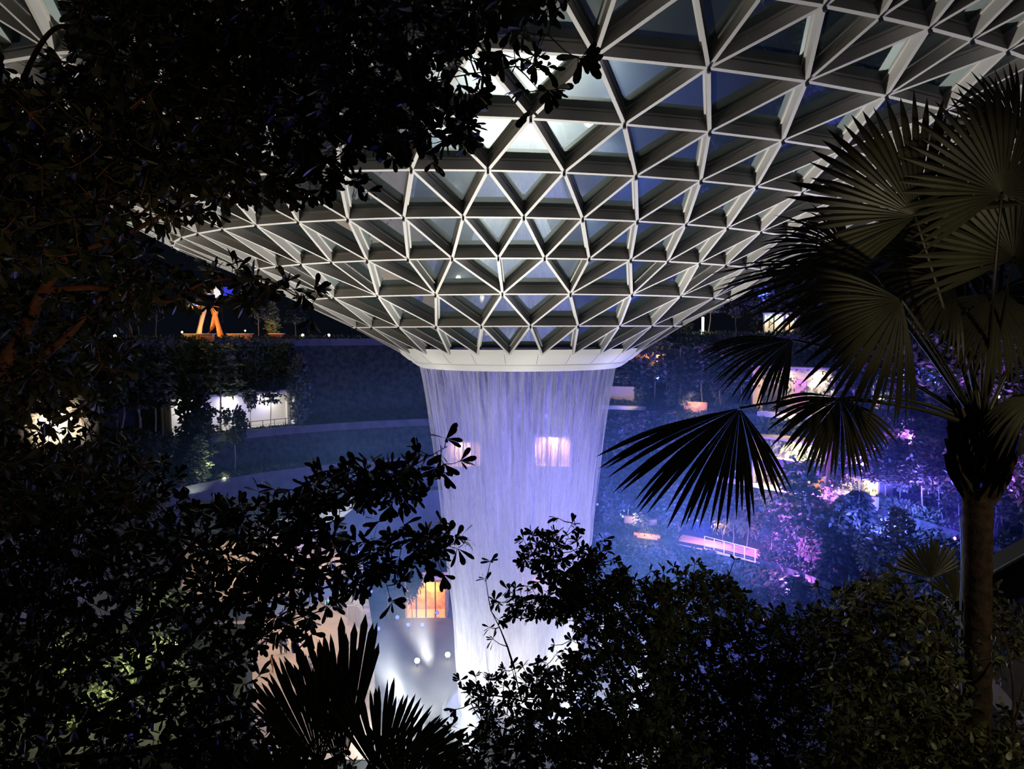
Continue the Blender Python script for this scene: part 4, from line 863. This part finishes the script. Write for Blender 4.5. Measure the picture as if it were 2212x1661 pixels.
# the big tree over the upper left
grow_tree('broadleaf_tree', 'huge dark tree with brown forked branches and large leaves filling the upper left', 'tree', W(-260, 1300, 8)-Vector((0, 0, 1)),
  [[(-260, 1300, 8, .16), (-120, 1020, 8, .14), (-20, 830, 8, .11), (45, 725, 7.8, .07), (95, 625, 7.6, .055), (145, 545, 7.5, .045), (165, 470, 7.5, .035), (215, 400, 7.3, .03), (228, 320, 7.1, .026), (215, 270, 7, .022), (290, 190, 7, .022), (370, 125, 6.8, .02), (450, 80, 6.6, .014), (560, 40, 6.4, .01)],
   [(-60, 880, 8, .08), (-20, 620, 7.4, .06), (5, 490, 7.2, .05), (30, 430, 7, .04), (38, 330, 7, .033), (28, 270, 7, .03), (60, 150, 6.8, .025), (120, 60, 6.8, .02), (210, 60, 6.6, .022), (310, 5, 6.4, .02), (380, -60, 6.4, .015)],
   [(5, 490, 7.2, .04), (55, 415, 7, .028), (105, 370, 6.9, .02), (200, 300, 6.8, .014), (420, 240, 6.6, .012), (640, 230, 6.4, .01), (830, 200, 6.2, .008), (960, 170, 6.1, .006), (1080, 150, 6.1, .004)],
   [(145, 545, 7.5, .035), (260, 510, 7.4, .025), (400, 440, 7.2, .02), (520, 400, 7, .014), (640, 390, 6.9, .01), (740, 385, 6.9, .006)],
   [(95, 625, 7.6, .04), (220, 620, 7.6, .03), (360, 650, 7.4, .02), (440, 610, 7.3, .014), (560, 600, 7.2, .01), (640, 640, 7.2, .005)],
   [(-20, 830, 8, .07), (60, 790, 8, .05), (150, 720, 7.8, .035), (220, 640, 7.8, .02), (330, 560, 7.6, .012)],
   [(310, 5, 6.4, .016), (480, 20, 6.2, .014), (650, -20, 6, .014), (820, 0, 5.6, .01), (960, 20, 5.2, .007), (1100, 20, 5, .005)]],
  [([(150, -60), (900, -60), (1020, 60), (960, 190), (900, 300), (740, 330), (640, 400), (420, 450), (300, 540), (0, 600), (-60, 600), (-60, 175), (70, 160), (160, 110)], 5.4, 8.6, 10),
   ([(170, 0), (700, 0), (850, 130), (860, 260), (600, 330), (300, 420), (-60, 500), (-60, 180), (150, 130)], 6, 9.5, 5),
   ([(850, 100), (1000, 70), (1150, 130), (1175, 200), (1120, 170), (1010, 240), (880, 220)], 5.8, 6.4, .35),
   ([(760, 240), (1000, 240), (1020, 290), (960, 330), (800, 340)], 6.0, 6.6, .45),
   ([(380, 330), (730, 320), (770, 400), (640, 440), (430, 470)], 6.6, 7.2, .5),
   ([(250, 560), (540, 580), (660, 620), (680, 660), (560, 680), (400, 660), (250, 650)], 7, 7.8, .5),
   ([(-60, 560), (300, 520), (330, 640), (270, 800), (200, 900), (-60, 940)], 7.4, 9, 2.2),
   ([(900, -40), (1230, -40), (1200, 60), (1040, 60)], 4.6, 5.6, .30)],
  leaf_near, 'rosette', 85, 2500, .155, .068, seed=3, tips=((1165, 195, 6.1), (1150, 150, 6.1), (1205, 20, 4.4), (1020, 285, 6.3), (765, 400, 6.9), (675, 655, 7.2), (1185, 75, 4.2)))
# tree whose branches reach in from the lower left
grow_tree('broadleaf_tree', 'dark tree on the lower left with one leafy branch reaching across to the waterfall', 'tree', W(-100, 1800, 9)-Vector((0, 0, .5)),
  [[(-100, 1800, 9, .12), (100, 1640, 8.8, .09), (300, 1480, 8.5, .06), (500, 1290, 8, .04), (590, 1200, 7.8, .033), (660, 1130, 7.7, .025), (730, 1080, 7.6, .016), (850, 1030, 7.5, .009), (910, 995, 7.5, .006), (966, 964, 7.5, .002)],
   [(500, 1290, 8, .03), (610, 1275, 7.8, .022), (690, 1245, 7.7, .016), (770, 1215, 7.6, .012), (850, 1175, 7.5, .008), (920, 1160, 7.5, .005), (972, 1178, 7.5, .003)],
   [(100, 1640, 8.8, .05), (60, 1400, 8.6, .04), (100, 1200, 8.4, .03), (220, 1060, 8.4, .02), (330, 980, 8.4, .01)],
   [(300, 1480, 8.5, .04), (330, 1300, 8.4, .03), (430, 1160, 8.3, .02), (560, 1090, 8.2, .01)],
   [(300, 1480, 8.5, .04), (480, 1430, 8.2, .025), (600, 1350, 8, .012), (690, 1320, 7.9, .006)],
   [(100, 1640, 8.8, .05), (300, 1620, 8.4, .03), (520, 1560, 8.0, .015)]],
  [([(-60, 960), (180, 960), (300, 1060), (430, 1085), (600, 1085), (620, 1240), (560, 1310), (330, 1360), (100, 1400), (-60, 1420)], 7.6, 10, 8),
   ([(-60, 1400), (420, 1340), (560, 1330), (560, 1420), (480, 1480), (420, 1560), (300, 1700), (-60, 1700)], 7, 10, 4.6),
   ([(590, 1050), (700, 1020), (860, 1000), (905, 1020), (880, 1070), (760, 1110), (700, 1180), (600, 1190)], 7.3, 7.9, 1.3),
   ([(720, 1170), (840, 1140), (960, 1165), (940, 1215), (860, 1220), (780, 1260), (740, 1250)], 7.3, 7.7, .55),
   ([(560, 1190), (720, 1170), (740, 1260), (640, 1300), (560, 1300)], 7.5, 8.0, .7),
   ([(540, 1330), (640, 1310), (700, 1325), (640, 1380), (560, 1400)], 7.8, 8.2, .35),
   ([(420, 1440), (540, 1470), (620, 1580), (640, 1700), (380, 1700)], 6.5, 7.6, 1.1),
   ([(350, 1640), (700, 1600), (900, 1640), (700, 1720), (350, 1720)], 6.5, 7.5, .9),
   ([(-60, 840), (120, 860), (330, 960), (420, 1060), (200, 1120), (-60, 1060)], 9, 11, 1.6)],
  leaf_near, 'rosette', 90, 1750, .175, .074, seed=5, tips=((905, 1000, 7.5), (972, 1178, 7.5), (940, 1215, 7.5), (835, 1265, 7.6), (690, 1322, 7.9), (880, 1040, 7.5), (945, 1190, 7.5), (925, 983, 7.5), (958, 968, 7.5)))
# small leaved shrubs at the bottom centre and right
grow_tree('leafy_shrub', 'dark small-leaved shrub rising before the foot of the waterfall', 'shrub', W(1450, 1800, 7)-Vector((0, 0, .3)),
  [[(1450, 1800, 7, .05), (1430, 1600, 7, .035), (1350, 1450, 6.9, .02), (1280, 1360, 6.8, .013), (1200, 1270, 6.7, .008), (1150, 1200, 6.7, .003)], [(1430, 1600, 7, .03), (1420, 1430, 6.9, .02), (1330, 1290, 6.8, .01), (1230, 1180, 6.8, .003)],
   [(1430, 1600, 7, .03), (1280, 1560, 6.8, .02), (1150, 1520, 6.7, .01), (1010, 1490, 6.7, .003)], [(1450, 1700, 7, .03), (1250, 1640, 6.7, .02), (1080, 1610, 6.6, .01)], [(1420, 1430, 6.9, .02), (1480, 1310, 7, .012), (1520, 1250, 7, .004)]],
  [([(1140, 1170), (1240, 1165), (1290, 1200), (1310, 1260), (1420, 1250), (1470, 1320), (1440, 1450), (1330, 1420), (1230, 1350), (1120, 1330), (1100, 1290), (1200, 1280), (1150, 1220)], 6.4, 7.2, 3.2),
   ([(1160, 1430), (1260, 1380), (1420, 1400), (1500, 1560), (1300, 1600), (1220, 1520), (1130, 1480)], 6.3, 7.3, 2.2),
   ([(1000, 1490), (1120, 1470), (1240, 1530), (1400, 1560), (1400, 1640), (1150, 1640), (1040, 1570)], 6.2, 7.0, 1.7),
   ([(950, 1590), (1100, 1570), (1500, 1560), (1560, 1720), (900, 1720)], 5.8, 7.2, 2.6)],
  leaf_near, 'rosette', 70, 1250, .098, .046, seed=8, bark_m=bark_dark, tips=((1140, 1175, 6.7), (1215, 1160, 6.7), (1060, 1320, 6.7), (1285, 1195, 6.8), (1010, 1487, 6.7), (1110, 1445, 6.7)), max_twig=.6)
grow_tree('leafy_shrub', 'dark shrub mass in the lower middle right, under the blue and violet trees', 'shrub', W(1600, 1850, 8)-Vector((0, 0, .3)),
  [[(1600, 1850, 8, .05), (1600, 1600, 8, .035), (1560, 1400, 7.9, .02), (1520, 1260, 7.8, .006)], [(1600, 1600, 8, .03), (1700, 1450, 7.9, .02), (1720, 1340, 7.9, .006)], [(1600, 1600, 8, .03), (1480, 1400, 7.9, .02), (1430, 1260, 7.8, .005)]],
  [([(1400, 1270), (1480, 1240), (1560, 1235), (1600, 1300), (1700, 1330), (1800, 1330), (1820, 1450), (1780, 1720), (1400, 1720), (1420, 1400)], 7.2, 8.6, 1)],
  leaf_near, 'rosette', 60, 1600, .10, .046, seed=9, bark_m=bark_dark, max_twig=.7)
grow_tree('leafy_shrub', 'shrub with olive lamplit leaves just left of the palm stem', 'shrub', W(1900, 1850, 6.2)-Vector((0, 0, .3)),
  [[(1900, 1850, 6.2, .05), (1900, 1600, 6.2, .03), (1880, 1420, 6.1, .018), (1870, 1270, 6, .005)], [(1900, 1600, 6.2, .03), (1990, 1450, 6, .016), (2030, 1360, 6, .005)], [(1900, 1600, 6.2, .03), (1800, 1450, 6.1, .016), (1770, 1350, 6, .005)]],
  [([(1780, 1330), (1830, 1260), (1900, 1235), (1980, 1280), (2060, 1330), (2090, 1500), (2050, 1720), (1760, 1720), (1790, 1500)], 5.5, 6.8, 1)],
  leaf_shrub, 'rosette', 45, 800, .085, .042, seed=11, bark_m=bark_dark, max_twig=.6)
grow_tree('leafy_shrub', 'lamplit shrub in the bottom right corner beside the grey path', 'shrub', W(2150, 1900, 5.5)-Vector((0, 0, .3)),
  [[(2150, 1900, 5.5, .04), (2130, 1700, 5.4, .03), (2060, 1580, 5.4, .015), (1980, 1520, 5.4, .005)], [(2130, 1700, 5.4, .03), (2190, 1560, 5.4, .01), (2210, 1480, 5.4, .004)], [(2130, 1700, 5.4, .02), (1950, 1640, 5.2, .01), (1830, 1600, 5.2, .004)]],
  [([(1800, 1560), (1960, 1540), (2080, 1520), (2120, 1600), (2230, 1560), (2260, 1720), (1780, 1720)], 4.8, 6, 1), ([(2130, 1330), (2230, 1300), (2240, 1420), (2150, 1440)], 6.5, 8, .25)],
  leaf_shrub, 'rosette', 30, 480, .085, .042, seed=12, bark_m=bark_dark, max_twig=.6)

# ------------------------------------------------------------------ fan palms
def fan_leaf(parent, hub, fwd, face, L, spread=150, nseg=38, droop=.5, split=.58, skew=0, m=None, crown=None, pet=.012, sag=.25, seed=0, name='fan_leaf', O=Vector((0, 0, 0)), tipdroop=1.0):
    """pleated palmate blade: hub point, direction of its middle finger, direction its face looks to"""
    r = np.random.default_rng(seed); hub = np.array(hub, float); f = np.array(fwd, float); f /= np.linalg.norm(f); n = np.array(face, float); n -= f*n.dot(f); n /= np.linalg.norm(n); sd = np.cross(f, n)
    mb = MB(); dth = math.radians(2*spread)/nseg
    for i in range(nseg):
        th = -math.radians(spread)+dth*(i+.5)+r.normal()*.015; d0 = f*math.cos(th)+sd*math.sin(th); s_ = sd*math.cos(th)-f*math.sin(th)
        Ls = L*(1-.30*(abs(th)/math.pi)**1.5)*(1+r.normal()*.05)*(1+skew*math.sin(th)); st = [.02, .2, .4, .52, .66, .8, .92, 1.0]; p = hub.copy(); d = d0.copy(); prev = 0; rows = []
        dr = droop*(1+r.normal()*.25); spl = split*(1+r.normal()*.06)
        for s in st:
            h = s-prev; prev = s; g = dr*(max(0, s-.25)**1.3)*1.6*tipdroop; dd = d0+np.array([0, 0, -1])*g+n*(-.22*s); dd /= np.linalg.norm(dd); p = p+dd*h*Ls
            w = s*Ls*math.tan(dth/2)*1.04 if s <= spl else spl*Ls*math.tan(dth/2)*max(.0, 1-((s-spl)/(1-spl))**2.2)*1.0
            up_ = n*w*.55; rows.append((p-s_*w, p+up_, p+s_*w))
        V = np.array(rows).reshape(-1, 3)-np.array(O); k = len(st)
        mb.add(V, [[a*3+b, a*3+b+1, (a+1)*3+b+1, (a+1)*3+b] for a in range(k-1) for b in (0, 1)])
    bl = mb.build(name, m or leaf_palm, parent)
    if crown is not None:
        c = np.array(crown, float); mid = (hub+c)/2+np.array([0, 0, sag]); pts = [Vector((1-s)**2*c+2*s*(1-s)*mid+s*s*hub)-Vector(O) for s in np.linspace(0, 1, 14)]
        mb = MB(); mb.tube(pts, list(np.linspace(pet*1.8, pet*.75, 14)), 6); mb.build('leaf_stalk', m or leaf_palm, bl, True)
    return bl
def palm_trunk(t, pts, O):
    P = [np.array([*W(q[0], q[1], q[2]), q[3]]) for q in pts]; S = []
    for i in range(len(P)-1):
        for s in np.linspace(0, 1, 14)[:-1]: S.append(P[i]*(1-s)+P[i+1]*s)
    S.append(P[-1]); mb = MB(); mb.tube([Vector(q[:3])-O for q in S], [q[3]*(1+.05*math.sin(i*2.6)) for i, q in enumerate(S)], 16); mb.build('trunk', bark_palm, t, True)
YP = 6.3
O = W(2112, 1900, YP); t = thing('fan_palm', 'large fan palm on the right with a ringed stem and drooping pleated leaves', 'palm', tuple(O))
palm_trunk(t, [(2108, 1900, YP, .115), (2110, 1500, YP, .112), (2112, 1200, YP, .108), (2112, 1060, YP, .12)], O)
mb = MB(); rr = np.random.default_rng(4)
cr = W(2118, 1010, YP)
for i in range(34):       # split old leaf bases clothing the top of the stem
    th = i*2.4; z = .0+.62*i/34; c = W(2114, 1085, YP)+Vector((0, 0, z)); a = c+Vector((math.cos(th)*.10, math.sin(th)*.10, 0)); b = c+Vector((math.cos(th)*.21, math.sin(th)*.21, .20)); e = c+Vector((math.cos(th)*.25, math.sin(th)*.25, .36))
    u = Vector((-math.sin(th), math.cos(th), 0)); o_ = Vector((math.cos(th), math.sin(th), 0))*.02
    for s, wv in ((1, .5), (-1, .5)):
        P = [a+u*s*.01-o_, a+u*s*.075-o_, b+u*s*.055, e+u*s*.03, b+u*s*.01]; P2 = [q+o_*1.2 for q in P]
        mb.addl([tuple(q-O) for q in P+P2], [[0, 1, 2, 3, 4], [9, 8, 7, 6, 5]]+[[q, (q+1) % 5, 5+(q+1) % 5, 5+q] for q in range(5)])
mb.build('leaf_base', bark_palm, t)
C1 = W(2120, 930, YP)
def leaf(hx, hy, hY, tx, ty, tY, L, face, **k):
    h = W(hx, hy, hY); f = W(tx, ty, tY)-h; k.setdefault('crown', C1); return fan_leaf(t, h, f, face, L, O=O, m=leaf_palm, **k)
leaf(1598, 882, 5.6, 1523, 1068, 5.4, .97, (-.3, -1, .3), spread=58, droop=.3, skew=.3, seed=1, sag=.30, nseg=30)        # lowest, hanging far left
leaf(1815, 862, 6.1, 1785, 990, 6.0, .66, (0, -1, .25), spread=88, droop=.6, seed=2, sag=.22, nseg=34)                 # beside it, hanging
leaf(1712, 735, 6.4, 1560, 775, 6.2, .84, (-.2, -.6, .9), spread=52, droop=.5, seed=3, sag=.25, nseg=30)                 # black one in the middle left
leaf(1948, 650, 5.7, 1825, 780, 5.5, .98, (.3, -1, .1), spread=66, droop=.35, seed=4, sag=.1, nseg=32)                    # large lit one near the crown
leaf(1940, 660, 5.9, 1800, 640, 5.9, .75, (.2, -1, .4), spread=55, droop=.4, seed=15, sag=.1, nseg=26)
leaf(1880, 580, 6.0, 1700, 590, 5.9, 1.28, (-.1, -.55, 1), spread=36, droop=.22, seed=5, sag=.1, nseg=24)                 # long one pointing left
leaf(1978, 468, 5.8, 1915, 330, 5.8, .93, (-.15, -1, .05), spread=112, droop=.10, seed=6, sag=.0, split=.62)               # upright one, lit
leaf(2165, 420, 5.6, 2165, 250, 5.5, .86, (.1, -1, .1), spread=120, droop=.12, seed=7, sag=0)                               # top right
leaf(2190, 560, 5.9, 2250, 420, 5.8, .9, (.2, -1, .1), spread=130, droop=.2, seed=8, sag=0)
leaf(2080, 560, 6.7, 2000, 420, 6.9, .85, (.1, -1, .3), spread=110, droop=.2, seed=9, sag=0)
leaf(2060, 620, 6.2, 1960, 560, 6.1, .8, (-.3, -.8, .8), spread=100, droop=.6, seed=10, sag=.05)
leaf(2245, 860, 6.0, 2290, 980, 5.9, .62, (.2, -1, .3), spread=110, droop=1.0, seed=11, sag=.25)
leaf(2230, 720, 6.6, 2300, 700, 6.6, .8, (.2, -.6, .8), spread=110, droop=.8, seed=12, sag=.15)
leaf(1830, 545, 6.9, 1700, 500, 7.0, .8, (-.1, -.8, .6), spread=80, droop=.5, seed=13, sag=.1)
leaf(2130, 480, 7.0, 2130, 330, 7.2, .9, (0, -1, .1), spread=120, droop=.2, seed=14, sag=0)
leaf(2150, 640, 6.1, 2200, 760, 6.0, .75, (.1, -1, .2), spread=110, droop=.7, seed=16, sag=0)
leaf(2040, 520, 7.0, 1960, 560, 7.0, .9, (0, -1, .2), spread=120, droop=.5, seed=17, sag=0)
leaf(2200, 300, 6.6, 2230, 160, 6.6, .7, (0, -1, .2), spread=100, droop=.2, seed=18, sag=0)
O = W(2030, 1420, 7.6); t = thing('young_fan_palm', 'small dark fan palm between the violet trees and the big palm stem', 'palm', tuple(O)); C1 = O
leaf(2010, 1250, 7.6, 2010, 1150, 7.6, .42, (0, -1, .2), spread=75, droop=.05, split=.75, seed=20, sag=0, nseg=20)
leaf(2060, 1300, 7.6, 2100, 1200, 7.6, .36, (.2, -1, .2), spread=75, droop=.1, split=.7, seed=21, sag=0, nseg=20)
O = W(700, 1900, 5.2); t = thing('young_fan_palm', 'black spiky fan palm with upright blades at the bottom left', 'palm', tuple(O)); C1 = O+Vector((.1, 0, .2))
leaf(745, 1640, 5.2, 728, 1480, 5.2, .95, (.25, -1, .1), spread=24, droop=.02, split=.86, seed=22, sag=0, nseg=15)
leaf(735, 1660, 5.25, 700, 1500, 5.25, .86, (.1, -1, .1), spread=22, droop=.02, split=.88, seed=28, sag=0, nseg=13)
leaf(690, 1650, 5.1, 640, 1500, 5.1, .74, (-.2, -1, .1), spread=42, droop=.05, split=.82, seed=23, sag=0, nseg=20)
leaf(620, 1760, 5.1, 520, 1650, 5.1, .6, (-.2, -1, .1), spread=80, droop=.2, split=.7, seed=26, sag=0, nseg=24)
O = W(850, 1950, 5.0); t = thing('young_fan_palm', 'low black fan palm spreading its blades just under the foot of the falls', 'palm', tuple(O)); C1 = O+Vector((0, 0, .2))
leaf(820, 1680, 5.0, 855, 1560, 5.0, .64, (0, -1, .15), spread=58, droop=.08, split=.8, seed=24, sag=0, nseg=30)
leaf(870, 1720, 5.0, 930, 1640, 5.0, .55, (.1, -1, .3), spread=80, droop=.3, split=.7, seed=25, sag=0, nseg=28)
# blue cable beside the palm stem
mb = MB(); pts = [W(2074+3*math.sin(i*.8), 1120+i*46, 6.0) for i in range(14)]; mb.tube(pts, .008, 5)
tag(mb.build('hanging_cable', mat('blue_cable', (.25, .4, .6), .35)), 'thin pale blue cable hanging beside the palm stem', 'cable')
# unseen warm lamps added round the camera to light near leaves, bark and ground
lamp('POINT', (7.5, -3.5, CZ+3.5), (1, .8, .5), 50, size=.25)
lamp('POINT', (-9, -5, CZ+2.0), (1, .8, .6), 35, size=.25)
lamp('AREA', tuple(W(480, 1640, 26)+Vector((0, 0, 3))), (1, .72, .5), 500, None, 1)
lamp('SPOT', (1.6, 2.6, CZ-2.6), (1, .82, .55), 330, (3.15, 5.8, CZ+.75), .12, 19, .7)
lamp('SPOT', (6.8, 1.0, CZ+2.4), (1, .85, .5), 420, (3.9, 6.2, CZ-2.2), .15, 40, .7)
lamp('SPOT', (-1.6, 2.4, CZ-3.2), (1, .6, .35), 170, (-5.2, 7.0, CZ+1.2), .15, 62, .8)
